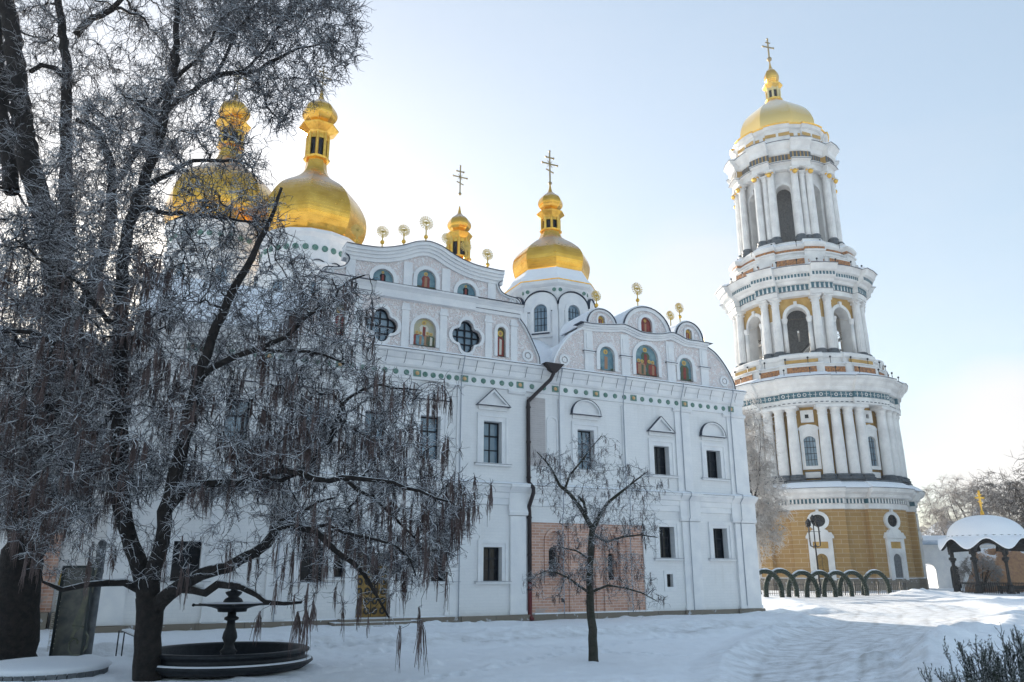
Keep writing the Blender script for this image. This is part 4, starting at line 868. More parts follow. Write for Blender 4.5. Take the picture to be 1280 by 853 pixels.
def ground_z(x, y):
    m = road_mask(x, y)
    z = .10 * vnoise(x * .23, y * .23, 1) + .05 * vnoise(x * .8, y * .8, 2) + (.05 * vnoise(x * 2.6, y * 2.6, 3) + .025 * vnoise(x * 6, y * 6, 31)) * np.clip(1.2 - np.hypot(x, y) / 90, 0, 1) + .45 * np.clip(vnoise(x * 1.9, y * 1.9, 12) - .66, 0, 1) * np.clip(vnoise(x * .25, y * .25, 13) * 2.4 - .8, 0, 1)
    z = z * (1 - m) + m * (-.05 - .012 * ruts(x, y) + .012 * vnoise(x * 2.1 + y * 1.3, y * 2.1 - x * 1.3, 8) + .014 * vnoise(x * 7 + y * 4, y * 7 - x * 4, 33))
    edge = np.clip(1 - np.abs(m - .45) / .45, 0, 1) * (m > .02)
    z = z + edge * (.10 + .16 * vnoise(x * .9, y * .9, 5) + .10 * vnoise(x * 3, y * 3, 6)) * np.clip(1.3 - np.abs(y - 40) / 50, 0, 1)
    for mx, my, r, hgt in ((10.4, 21.6, 2.6, .62), (13.6, 26, 3.0, .60), (8.6, 18.5, 1.8, .25), (17.5, 30.5, 3.2, .55), (43.5, 89, 3.0, .55), (47, 92, 4, .35), (40, 66, 4, .28), (31, 61, 3.5, .22), (46, 69, 5, .35), (21.5, 52.5, 2.5, .2), (7, 40.5, 2.5, .16), (12, 43, 3, .22), (25, 44, 3, .2), (9.8, 36.5, 3, .18)):
        d2 = ((x - mx) ** 2 + (y - my) ** 2) / r ** 2; z = z + hgt * np.exp(-d2 * 1.3) * (.6 + .55 * vnoise(x * 1.6, y * 1.6, 7) + .25 * vnoise(x * 5, y * 5, 9))
    if np.size(x) > 10:
        for sx, sy in STEPS:
            k = (np.abs(x - sx) < .5) & (np.abs(y - sy) < .5); d2 = ((x[k] - sx) / .15) ** 2 + ((y[k] - sy) / .19) ** 2; z[k] += -.085 * np.exp(-d2 ** 1.5) + .03 * np.exp(-(np.sqrt(d2) - 1.5) ** 2 * 5)
    far = np.clip((np.hypot(x, y) - 130) / 60, 0, 1)
    return z * (1 - far)
def build_ground():
    nu, nv = 620, 940
    ang = np.radians(np.linspace(-62, 62, nu)); rr = np.concatenate([np.geomspace(4.5, 170, nv - 14), np.geomspace(190, 3000, 14)])
    A, R = np.meshgrid(ang, rr); X = R * np.sin(A); Y = R * np.cos(A); Z = ground_z(X, Y)
    V = np.stack([X, Y, Z], -1).reshape(-1, 3); i = np.arange(nv - 1)[:, None] * nu + np.arange(nu - 1)[None]
    F = np.stack([i, i + nu, i + nu + 1, i + 1], -1).reshape(-1, 4)[:, ::-1]
    m, nt, b = newmat('ground_snow'); b.inputs['Roughness'].default_value = .7; b.inputs['Specular IOR Level'].default_value = .3
    at = N(nt, 'ShaderNodeAttribute', attribute_name='trodden')
    tc = N(nt, 'ShaderNodeTexCoord'); mp = N(nt, 'ShaderNodeMapping'); mp.inputs['Scale'].default_value = (1.0, 1.3, 1); nt.links.new(tc.outputs['Object'], mp.inputs[0])
    n1 = noise(nt, 1.5, 7, mp.outputs[0], .65); n2 = noise(nt, .35, 3); n3 = noise(nt, 9, 4)
    ru = N(nt, 'ShaderNodeAttribute', attribute_name='ruts'); dirt = mathn(nt, 'MULTIPLY', at.outputs['Fac'], mathn(nt, 'MAXIMUM', mathn(nt, 'MULTIPLY', ramp(nt, n1, .38, .66), .7), mathn(nt, 'MULTIPLY', ru.outputs['Fac'], ramp(nt, n1, .3, .6))))
    col = mixc(nt, dirt, SNOWC, (.36, .345, .33)); col = mixc(nt, mathn(nt, 'MULTIPLY', at.outputs['Fac'], ramp(nt, n3, .66, .78)), col, (.26, .24, .22))
    nt.links.new(col, b.inputs['Base Color']); bump(nt, b, mathn(nt, 'ADD', mathn(nt, 'MULTIPLY', n1, .7), mathn(nt, 'MULTIPLY', n3, .4)), .5, .10)
    MT['ground'] = m
    o = np_obj('snow_ground', V, F, 'ground', smooth=True); o['kind'] = 'structure'
    a = o.data.attributes.new('trodden', 'FLOAT', 'POINT'); a.data.foreach_set('value', road_mask(V[:, 0], V[:, 1]).astype(np.float32)); a = o.data.attributes.new('ruts', 'FLOAT', 'POINT'); a.data.foreach_set('value', ruts(V[:, 0], V[:, 1]).astype(np.float32))
    b = MB().mat('snow').box(-3000, 3000, -3000, 3000, -2.5, -2); g = b.build('ground_base'); g['kind'] = 'structure'
build_ground()
gz = lambda x, y: float(ground_z(np.array([float(x)]), np.array([float(y)]))[0])

# ------------------------------------------------------------------ trees
def frames(P):
    """P (n,k,3) -> two perpendicular unit vectors per point"""
    T = np.gradient(P, axis=1); T /= np.linalg.norm(T, axis=2, keepdims=True) + 1e-9
    ref = np.zeros_like(T); ref[..., 2] = 1; par = np.abs(T[..., 2]) > .92; ref[par] = (1, 0, 0)
    # keep one reference per branch to avoid twisting
    m = (np.abs(T[..., 2]).max(1) > .92); ref[m] = (0.83, .55, .1); ref[~m] = (0, 0, 1)
    X = np.cross(T, ref); X /= np.linalg.norm(X, axis=2, keepdims=True) + 1e-9; Y = np.cross(X, T); return X, Y
class Tubes:
    def __init__(s): s.V = []; s.F = []; s.n = 0
    def add(s, P, R, sides=3):
        P = np.asarray(P, float); R = np.asarray(R, float)
        if P.ndim == 2: P = P[None]; R = R[None]
        n, k, _ = P.shape; X, Y = frames(P); a = np.arange(sides) * 2 * PI / sides
        V = P[:, :, None] + R[:, :, None, None] * (X[:, :, None] * np.cos(a)[:, None] + Y[:, :, None] * np.sin(a)[:, None])
        base = s.n + (np.arange(n)[:, None, None] * k + np.arange(k - 1)[None, :, None]) * sides + np.arange(sides)[None, None]; nx = s.n + (np.arange(n)[:, None, None] * k + np.arange(k - 1)[None, :, None]) * sides + (np.arange(sides)[None, None] + 1) % sides
        F = np.stack([base, nx, nx + sides, base + sides], -1).reshape(-1, 4)
        s.V.append(V.reshape(-1, 3)); s.F.append(F); s.n += n * k * sides
    def build(s, name, mat, parent, off, smooth=False):
        if not s.V: return None
        return np_obj(name, np.concatenate(s.V) - np.array(off), np.concatenate(s.F), mat, parent, smooth)
def resample(pts, step=.35, jit=.03, rng=RNG):
    P = np.array([tuple(p) for p in pts], float); out = []
    S = spline([tuple(p) for p in P], 8); S = np.array(S); d = np.r_[0, np.cumsum(np.linalg.norm(np.diff(S[:, :3], axis=0), axis=1))]; n = max(3, int(d[-1] / step)); t = np.linspace(0, d[-1], n)
    Q = np.stack([np.interp(t, d, S[:, i]) for i in range(S.shape[1])], -1)
    Q[1:-1, :3] += rng.normal(0, jit, (n - 2, 3)); return Q
class Tree:
    """Nodes are points of wood a finer branch may leave from."""
    def __init__(s, base, seed=1): s.base = Vector(base); s.rng = np.random.default_rng(seed); s.P = []; s.R = []; s.D = []; s.wood = Tubes(); s.br = Tubes(); s.tw = Tubes(); s.pod = Tubes()
    def limb(s, pts, sides=10, step=.35, jit=.03):
        Q = resample(pts, step, jit, s.rng); s.wood.add(Q[:, :3], Q[:, 3], sides); d = np.gradient(Q[:, :3], axis=0); s.P.append(Q[:, :3]); s.R.append(Q[:, 3]); s.D.append(d / (np.linalg.norm(d, axis=1, keepdims=True) + 1e-9))
    def reach(s, targets, r_tip, r_max, into, K=8, wob=.06, sag=.0, sides=5, up=.25, grow=True, chunk=60):
        """grow curved branches from the nearest wood to every target, nearest first"""
        T = np.asarray(targets); NP, NR, ND = np.concatenate(s.P), np.concatenate(s.R), np.concatenate(s.D)
        dm = np.array([np.min(np.linalg.norm(NP - t, axis=1)) for t in T]) if len(T) < 3000 else np.zeros(len(T))
        T = T[np.argsort(dm)]; newP, newR, newD = [], [], []
        for c in range(0, len(T), chunk):
            t = T[c:c + chunk]; dd = np.linalg.norm(NP[None] - t[:, None], axis=2) + s.rng.uniform(0, .25, (len(t), len(NP))); j = dd.argmin(1)
            p0 = NP[j]; d0 = ND[j]; L = np.linalg.norm(t - p0, axis=1, keepdims=True)
            dirn = (t - p0) / (L + 1e-6); h = d0 * .6 + dirn * .6 + np.array([0, 0, up]) + s.rng.normal(0, .25, dirn.shape); h /= np.linalg.norm(h, axis=1, keepdims=True) + 1e-9
            p1 = p0 + h * L * .38; p2 = t - dirn * L * .3 + np.array([0, 0, .10]) * L + s.rng.normal(0, .12, dirn.shape) * L
            u = np.linspace(0, 1, K)[None, :, None]; P = (1 - u) ** 3 * p0[:, None] + 3 * (1 - u) ** 2 * u * p1[:, None] + 3 * (1 - u) * u * u * p2[:, None] + u ** 3 * t[:, None]
            P[:, 1:] += s.rng.normal(0, wob, P[:, 1:].shape) * np.minimum(L, 1.5)[:, None] * .6
            P[:, :, 2] -= (u[..., 0] ** 2) * sag * L
            r0 = np.minimum(NR[j] * .7, r_max * np.minimum(1, .45 + L[:, 0] * .25)); R = r0[:, None] * (1 - u[0, :, 0][None]) + r_tip * u[0, :, 0][None]
            into.add(P, R, sides)
            if grow:
                d = np.gradient(P, axis=1); d /= np.linalg.norm(d, axis=2, keepdims=True) + 1e-9
                NP = np.concatenate([NP, P[:, 2:].reshape(-1, 3)]); NR = np.concatenate([NR, R[:, 2:].reshape(-1)]); ND = np.concatenate([ND, d[:, 2:].reshape(-1, 3)])
                newP.append(P[:, 2:].reshape(-1, 3)); newR.append(R[:, 2:].reshape(-1)); newD.append(d[:, 2:].reshape(-1, 3))
        if grow: s.lastP = np.concatenate(newP + ([s.lastP] if hasattr(s, 'lastP') else [])); s.lastD = np.concatenate(newD + ([s.lastD] if hasattr(s, 'lastD') else [])); s.P += newP; s.R += newR; s.D += newD
    def twigs(s, n, l0, l1, r, K=4, droop=0., curl=.5, into=None, src=None, up=.0, sides=3):
        P0, D0 = (s.lastP, s.lastD) if src is None else src; j = s.rng.integers(0, len(P0), n); p = P0[j].copy(); d = D0[j] * .5 + s.rng.normal(0, .6, (n, 3)); d[:, 2] += up; d /= np.linalg.norm(d, axis=1, keepdims=True); L = s.rng.uniform(l0, l1, n)[:, None] / (K - 1); out = [p.copy()]
        for k in range(1, K):
            d = d + s.rng.normal(0, curl * .5, (n, 3)); d[:, 2] -= droop; d /= np.linalg.norm(d, axis=1, keepdims=True); p = p + d * L; out.append(p.copy())
        P = np.stack(out, 1); R = np.linspace(r, r * .45, K)[None] * s.rng.uniform(.8, 1.25, (n, 1)); (into or s.tw).add(P, R, sides); dd = np.gradient(P, axis=1); dd /= np.linalg.norm(dd, axis=2, keepdims=True) + 1e-9
        return P[:, 1:].reshape(-1, 3), dd[:, 1:].reshape(-1, 3)
    def pods(s, nb, per, l0, l1, r, src, spread=.10, K=4):
        P0, _ = src; j = s.rng.integers(0, len(P0), nb); c = np.repeat(P0[j], per, 0); n = len(c); L = np.repeat(s.rng.uniform(l0, l1, nb), per) * s.rng.uniform(.6, 1.15, n); a = s.rng.uniform(0, 2 * PI, n); o = np.stack([np.cos(a), np.sin(a), s.rng.uniform(-.4, .6, n)], -1) * s.rng.uniform(.2, 1, (n, 1)) * spread
        u = np.linspace(0, 1, K)[None, :, None]; P = c[:, None] + o[:, None] * np.sqrt(u) * 1.0 + s.rng.normal(0, .012, (n, K, 3)); P[:, :, 2] -= (u[..., 0]) * L[:, None]; s.pod.add(P, np.repeat(np.array([r * .6] + [r] * (K - 2) + [r * .5])[None], n, 0), 3)
    def finish(s, name, label, cat, wood='bark', br='barksnow', tw='twig', pod='pod', group=None):
        root = thing(name, label, cat, s.base, 0, group); off = tuple(s.base)
        s.wood.build('trunk', wood, root, off, True); s.br.build('branches', br, root, off)
        o = s.tw.build('crown', tw, root, off)
        if s.pod.V: s.pod.build('seed_pods', pod, root, off)['kind'] = 'stuff'
        return root
def clump(P, lo, hi):
    k = vnoise(P[:, 0] * 1.3 + P[:, 1] * .7, P[:, 2] * .9, 21); return P[(P[:, 2] > lo) & (P[:, 2] < hi) & (k > .52)]
def inpoly(P, poly):
    x, y = P[:, 0], P[:, 1]; c = np.zeros(len(P), bool); j = len(poly) - 1
    for i in range(len(poly)):
        xi, yi = poly[i]; xj, yj = poly[j]; c ^= ((yi > y) != (yj > y)) & (x < (xj - xi) * (y - yi) / (yj - yi + 1e-9) + xi); j = i
    return c
def crown_pts(n, poly, y0, y1, rng, jitter=None):
    """random points in the crown's volume: the silhouette read off the photograph, depths between y0 and y1"""
    poly = np.array(poly, float); lo, hi = poly.min(0), poly.max(0); out = np.zeros((0, 3)); c, s_ = math.cos(PITCH), math.sin(PITCH)
    while len(out) < n:
        q = rng.uniform(lo, hi, (n * 2, 2)); q = q[inpoly(q, poly)]; Y = rng.uniform(y0, y1, len(q)); u = 426.5 - q[:, 1]; F = FPX * c - u * s_; U = FPX * s_ + u * c
        out = np.concatenate([out, np.stack([(q[:, 0] - 640) * Y / F, Y, CAM_H + U * Y / F], -1)])
    return out[:n]
L = lambda *a: [tuple(Wp(p[0], p[1], p[2])) + (p[3],) for p in a]
def big_trees():
    # near tree with the forked trunk
    t = Tree((-8.6, 20.0, gz(-8.6, 20)), 11)
    t.limb(L((181, 866, 20, .36), (183, 853, 20, .33), (185, 800, 20, .30), (187, 764, 20, .31), (186, 745, 20, .30)), 14, .25, .015)
    t.limb(L((184, 752, 20, 0.240), (176, 700, 20, 0.210), (160, 669, 20.2, 0.190), (150, 623, 20.3, 0.220), (149, 540, 20.6, 0.207), (150, 400, 21, 0.183), (153, 330, 21.2, 0.171), (166, 270, 21.3, 0.159), (180, 225, 21.4, 0.152), (196, 183, 21.4, 0.146), (206, 140, 21.5, 0.122), (218, 90, 21.6, 0.110), (221, 0, 21.8, 0.085), (218, -70, 22, 0.061)), 12)
    t.limb(L((188, 752, 20, 0.220), (195, 705, 19.8, 0.190), (204, 669, 19.6, 0.170), (210, 623, 19.4, 0.183), (230, 560, 19.2, 0.159), (246, 480, 19, 0.134), (270, 405, 19, 0.116), (300, 345, 19, 0.098), (330, 292, 19.2, 0.067), (352, 235, 19.4, 0.037)), 12)
    t.limb(L((190, 768, 20, .22), (200, 752, 19.9, .19), (213, 742, 19.7, .17), (232, 729, 19.5, .16), (260, 715, 19.2, .145), (292, 704, 19, .13), (321, 688, 18.8, .115), (346, 662, 18.6, .10), (370, 655, 18.5, .09), (395, 664, 18.4, .08), (412, 684, 18.3, .07), (455, 718, 18.2, .05), (486, 772, 18.1, .02)), 12)
    t.limb(L((225, 735, 19.6, .12), (246, 739, 19.4, .10), (281, 731, 19, .095), (299, 731, 18.8, .085), (320, 744, 18.6, .07), (342, 754, 18.4, .055), (377, 753, 18.3, .03)), 8)
    t.limb(L((178, 738, 20, .12), (165, 732, 19.9, .10), (141, 727, 19.6, .085), (116, 731, 19.2, .075), (92, 734, 19, .065), (70, 736, 18.8, .05), (53, 727, 18.6, .03)), 8)
    t.limb(L((207, 640, 19.5, .12), (235, 612, 19.2, .10), (262, 604, 19, .095), (300, 603, 18.8, .09), (321, 595, 18.7, .085), (363, 590, 18.6, .08), (398, 599, 18.5, .07), (430, 597, 18.4, .06), (458, 600, 18.3, .055), (492, 607, 18.2, .045), (530, 615, 18.1, .035), (565, 628, 18, .02)), 8)
    t.limb(L((430, 598, 18.4, .05), (450, 612, 18.5, .045), (469, 625, 18.6, .04), (490, 645, 18.7, .035), (507, 662, 18.8, .028), (530, 690, 18.9, .018)), 6)
    t.limb(L((330, 596, 18.7, .07), (368, 597, 19, .065), (396, 572, 19.2, .06), (415, 552, 19.4, .055), (425, 516, 19.6, .05), (444, 492, 19.8, .042), (470, 483, 20, .035), (497, 485, 20.1, .028), (528, 488, 20.2, .015)), 6)
    t.limb(L((248, 475, 19, .09), (285, 450, 19, .08), (330, 432, 19.1, .07), (362, 418, 19.2, .06), (384, 394, 19.3, .055), (412, 381, 19.4, .045), (431, 355, 19.5, .035), (456, 344, 19.6, .02)), 6)
    t.limb(L((320, 436, 19.1, .05), (370, 440, 19.3, .045), (410, 445, 19.5, .035), (445, 465, 19.6, .02)), 6)
    t.limb(L((320, 690, 18.8, .05), (340, 662, 18.7, .05), (352, 650, 18.6, .045), (380, 640, 18.5, .04), (398, 628, 18.4, .035), (420, 622, 18.3, .02)), 6)
    t.limb(L((390, 660, 18.4, .05), (405, 655, 18.3, .045), (430, 665, 18.2, .04), (470, 672, 18.1, .035), (505, 690, 18, .025), (520, 720, 18, .015)), 6)
    t.limb(L((150, 500, 20.6, .10), (110, 470, 20.2, .08), (70, 430, 19.8, .07), (25, 415, 19.5, .06), (-30, 420, 19.2, .04)), 6)
    t.limb(L((150, 410, 20.9, .10), (125, 395, 20.8, .08), (95, 350, 20.6, .07), (60, 330, 20.4, .05), (20, 300, 20.2, .03)), 6)
    t.limb(L((180, 235, 21.3, .09), (215, 215, 21.2, .07), (240, 202, 21, .06), (275, 198, 20.9, .05), (310, 205, 20.8, .03)), 6)
    t.limb(L((170, 262, 21.3, .09), (190, 262, 21.2, .075), (225, 268, 21, .06), (270, 272, 20.8, .045), (318, 278, 20.6, .03)), 6)
    t.limb(L((205, 142, 21.5, .09), (235, 118, 21.5, .085), (262, 98, 21.5, .08), (290, 92, 21.4, .075), (318, 88, 21.4, .06), (340, 76, 21.3, .05), (377, 62, 21.2, .035), (420, 52, 21.1, .018)), 8)
    t.limb(L((268, 96, 21.5, .07), (282, 66, 21.7, .06), (300, 35, 21.8, .05), (322, 5, 22, .04), (345, -30, 22, .02)), 6)
    t.limb(L((285, 93, 21.5, .05), (312, 97, 21.3, .05), (330, 116, 21.2, .04), (336, 135, 21.1, .035), (352, 152, 21, .02)), 6)
    t.limb(L((300, 91, 21.5, .05), (330, 66, 21.7, .045), (352, 30, 21.8, .035), (392, 8, 21.9, .02)), 6)
    poly = [(-60, 420), (30, 250), (120, 120), (230, 90), (300, 150), (345, 230), (362, 290), (385, 330), (425, 350), (478, 372), (468, 430), (480, 470), (525, 490), (530, 540), (555, 590), (590, 612), (575, 680), (548, 720), (500, 735), (420, 700), (330, 650), (230, 610), (120, 650), (40, 680), (-60, 650)]
    t.reach(crown_pts(210, poly, 18.0, 24.0, t.rng), .018, .07, t.br, 10, .09, .0, 5)
    t.reach(crown_pts(2500, poly, 18.0, 24.2, t.rng), .010, .032, t.br, 7, .08, .0, 4)
    fan = [(200, -60), (440, -60), (455, 40), (440, 90), (405, 110), (350, 165), (300, 130), (240, 90)]
    t.reach(crown_pts(680, fan, 19.6, 23.6, t.rng), .011, .034, t.br, 7, .09, .0, 4)
    a = t.twigs(27000, .25, .7, .0115, 5, .015, .62); b2 = t.twigs(36000, .10, .30, .0085, 4, .0, 1.0, src=a)
    low = [(-40, 330), (140, 210), (300, 150), (400, 350), (490, 390), (520, 480), (600, 560), (600, 700), (540, 780), (300, 700), (100, 720), (-40, 700)]
    t.pods(3400, 4, .3, .8, .007, (clump(t.lastP, 2.0, 10.5), None), .055)
    t.reach(crown_pts(170, [(40, 600), (330, 590), (430, 680), (410, 750), (330, 720), (120, 730), (40, 715)], 17.5, 21.5, t.rng), .006, .02, t.br, 7, .09, 0, 4); t.twigs(2600, .12, .4, .008, 4, .03, .9, src=(t.lastP[:1000], t.lastD[:1000]))
    # bunches below the long right limbs
    for px, py, n in ((398, 640, 14), (440, 640, 12), (490, 620, 16), (520, 640, 16), (560, 640, 18), (575, 610, 16), (545, 560, 12), (590, 620, 12), (540, 700, 14), (505, 700, 14), (470, 690, 12), (300, 690, 10), (425, 690, 14), (360, 690, 12), (380, 740, 8), (440, 745, 8), (490, 745, 8), (528, 500, 12), (480, 470, 10), (550, 490, 10), (120, 690, 12), (60, 680, 10), (240, 690, 8)):
        c = np.array(Wp(px, py, 18.2)); q = c + t.rng.normal(0, .32, (n, 3)) * np.array([1, 1.2, .7]); t.reach(q, .006, .014, t.br, 6, .08, .0, 3, grow=True); t.pods(n, 5, .35, .9, .007, (q, None), .06); t.twigs(n * 5, .12, .35, .008, 4, src=(q, q * 0))
    for px, y0_, y1_, Y in ((527, 775, 828, 17.5), (383, 760, 815, 17.8), (325, 765, 815, 17.9), (372, 765, 800, 17.8), (392, 752, 800, 17.8)):
        c0 = np.array(Wp(px - 20, y0_ - 28, Y)); c1 = np.array(Wp(px, y0_, Y)); t.reach(np.array([c0, c1]), .007, .018, t.br, 6, .05, 0, 4); t.pods(2, 12, .5, 1.0, .008, (c1[None], None), .16)
    t.finish('weeping_tree', 'near dark tree with a forked trunk, frosted twigs and brown hanging pods beside the fountain', 'tree')
    # thick old tree at the far left
    t = Tree((-14.1, 24.0, gz(-14.1, 24)), 23)
    t.limb(L((12, 845, 24, 0.778), (14, 825, 24, 0.670), (22, 740, 24, 0.605), (38, 650, 24.2, 0.540), (54, 560, 24.4, 0.607), (68, 470, 24.6, 0.528), (73, 400, 24.8, 0.449), (64, 310, 25, 0.396), (46, 240, 25, 0.370), (30, 170, 25, 0.356), (20, 80, 25, 0.317), (4, -30, 25, 0.264), (0, -90, 25, 0.211)), 16, .3, .03)
    t.limb(L((72, 420, 24.7, 0.343), (82, 330, 24.6, 0.264), (83, 240, 24.6, 0.211), (82, 155, 24.6, 0.191), (84, 95, 24.6, 0.172), (78, 35, 24.7, 0.145), (66, -50, 24.8, 0.106)), 12)
    t.limb(L((70, 450, 24.5, 0.290), (98, 400, 24.2, 0.238), (118, 350, 24, 0.211), (132, 300, 23.9, 0.185), (140, 239, 23.8, 0.158), (134, 190, 23.7, 0.132), (116, 158, 23.6, 0.119), (95, 150, 23.5, 0.079)), 10)
    t.limb(L((83, 100, 24.6, 0.119), (70, 85, 24.4, 0.106), (50, 82, 24.2, 0.092), (38, 90, 24, 0.079)), 8)
    t.limb(L((95, 44, 24.6, 0.132), (112, 24, 24.4, 0.119), (136, 14, 24.2, 0.106), (160, -10, 24, 0.066)), 8)
    t.limb(L((30, 180, 25, 0.198), (10, 160, 24.6, 0.172), (-8, 120, 24.2, 0.132), (-30, 70, 24, 0.106)), 8)
    t.limb(L((15, 240, 25, 0.264), (4, 150, 25.4, 0.224), (-2, 60, 25.6, 0.185), (-10, -40, 25.8, 0.132)), 8)
    t.limb(L((50, 560, 24.3, 0.198), (20, 520, 23.6, 0.158), (-20, 500, 23, 0.132)), 8)
    t.limb(L((140, 240, 23.8, 0.106), (175, 180, 23.6, 0.092), (200, 120, 23.4, 0.079), (250, 70, 23.2, 0.066), (290, 10, 23, 0.040)), 8)
    poly = [(-170, -90), (430, -90), (420, 20), (300, 60), (240, 130), (215, 200), (195, 300), (170, 420), (150, 560), (60, 640), (-170, 640)]
    t.reach(crown_pts(150, poly, 23.4, 30, t.rng), .016, .07, t.br, 10, .07, 0, 5)
    t.reach(crown_pts(1700, poly, 23.2, 30.5, t.rng), .011, .036, t.br, 7, .09, 0, 4)
    a = t.twigs(28000, .25, .8, .013, 5, .015, .62); t.twigs(40000, .12, .35, .0095, 4, 0, 1, src=a); t.pods(2600, 4, .3, .8, .0075, (clump(t.lastP, 1.5, 12.5), None), .055)
    t.finish('weeping_tree', 'thick old tree on the left edge rising just left of the poster board', 'tree')
def young_tree():
    t = Tree((2.39, 24.4, gz(2.39, 24.4)), 5)
    t.limb(L((743, 836, 24.4, .17), (742, 825, 24.4, .145), (740, 780, 24.4, .125), (737, 730, 24.4, .11), (739, 690, 24.4, .10), (741, 658, 24.4, .09)), 12, .25, .012)
    t.limb(L((741, 662, 24.4, .085), (733, 642, 24.5, .07), (719, 625, 24.6, .06), (706, 612, 24.7, .055), (697, 600, 24.8, .04), (684, 580, 24.9, .025), (671, 565, 25, .014)), 8)
    t.limb(L((741, 662, 24.4, .085), (748, 645, 24.3, .065), (760, 628, 24.2, .05), (775, 617, 24.1, .042), (790, 605, 24, .03), (806, 592, 23.9, .016)), 8)
    t.limb(L((733, 642, 24.5, .05), (730, 630, 24.3, .045), (722, 620, 24.0, .035)), 6)
    t.limb(L((706, 612, 24.7, .04), (713, 594, 24.7, .035), (722, 580, 24.7, .03), (735, 565, 24.7, .022), (752, 545, 24.7, .012)), 6)
    t.limb(L((741, 668, 24.4, .05), (757, 676, 24.2, .042), (772, 672, 24.0, .035), (800, 668, 23.8, .025), (822, 672, 23.6, .014)), 6)
    t.limb(L((738, 742, 24.4, .045), (722, 730, 24.2, .04), (704, 718, 24, .03), (684, 714, 23.8, .022), (664, 722, 23.7, .012)), 6)
    t.limb(L((739, 740, 24.4, .05), (753, 730, 24.4, .04), (775, 733, 24.3, .03), (800, 740, 24.2, .022), (822, 752, 24.1, .012)), 6)
    t.limb(L((738, 700, 24.4, .04), (725, 690, 24.8, .03), (700, 684, 25.2, .015)), 6)
    poly = [(668, 560), (700, 560), (735, 545), (765, 540), (775, 575), (815, 590), (832, 605), (820, 635), (835, 672), (800, 690), (822, 720), (835, 760), (800, 765), (740, 745), (690, 750), (658, 740), (660, 710), (690, 695), (700, 650), (668, 600)]
    t.reach(crown_pts(110, poly, 22.9, 26, t.rng), .006, .022, t.br, 8, .08, 0, 4); t.reach(crown_pts(330, poly, 22.8, 26.1, t.rng), .005, .010, t.br, 6, .09, 0, 3)
    a = t.twigs(2200, .12, .38, .006, 5, .03, .8); t.twigs(3000, .08, .2, .005, 3, 0, 1, src=a); t.pods(330, 4, .12, .32, .006, (a[0], a[1]), .05)
    t.finish('young_tree', 'small slender tree standing alone in the snow before the bare brick patch', 'tree', wood='barkgreen', tw='twig')
def generic_tree(base, h, w, seed, name, label, group, dens=1.0, r0=.3, tw='frost', br='barksnow', wood='bark', droop=.0, thick=1.0):
    """a free-standing tree of height h and crown width w, grown in its own space"""
    t = Tree(base, seed); x, y, z = base; g = t.rng
    top = [(x, y, z, r0), (x + g.normal(0, .02) * h, y, z + h * .15, r0 * .8), (x + g.normal(0, .03) * h, y, z + h * .35, r0 * .6), (x + g.normal(0, .04) * h, y + g.normal(0, .03) * h, z + h * .6, r0 * .38), (x + g.normal(0, .05) * h, y, z + h * .85, r0 * .15)]
    t.limb(top, 8, h / 20, .01 * h * .3)
    for k in range(7):
        a = 2 * PI * k / 7 + g.uniform(-.3, .3); s0 = g.uniform(.2, .5); e = g.uniform(.55, .95); q = w * .5 * g.uniform(.5, .95)
        t.limb([(x, y, z + h * s0, r0 * .45), (x + q * .35 * math.cos(a), y + q * .35 * math.sin(a), z + h * (s0 + .12), r0 * .33), (x + q * .7 * math.cos(a), y + q * .7 * math.sin(a), z + h * (s0 * .6 + e * .4), r0 * .2), (x + q * math.cos(a), y + q * math.sin(a), z + h * e, r0 * .06)], 6, h / 20, .01 * h * .3)
    n = int(900 * dens); d = g.normal(0, 1, (n, 3)); d /= np.linalg.norm(d, axis=1, keepdims=True); rr = g.uniform(.35, 1, (n, 1)) ** .5
    lump = 1 + .22 * np.sin(3 * np.arctan2(d[:, 1:2], d[:, 0:1]) + seed) + .15 * np.sin(5 * d[:, 2:3] + seed); c = d * rr * lump * np.array([w * .5, w * .5, h * .40]) + np.array([x, y, z + h * .58]); c = c[c[:, 2] > z + h * .12]
    s_ = h / 12 * thick
    t.reach(c, .012 * s_, .05 * s_, t.br, 6, .09, droop, 4, chunk=80)
    a = t.twigs(int(5200 * dens), .25 * s_, .9 * s_, .015 * s_, 4, .05 + droop, .7); t.twigs(int(6500 * dens), .15 * s_, .5 * s_, .011 * s_, 3, .05 + droop, .9, src=a)
    return t.finish(name, label, 'tree', wood=wood, br=br, tw=tw, group=group)
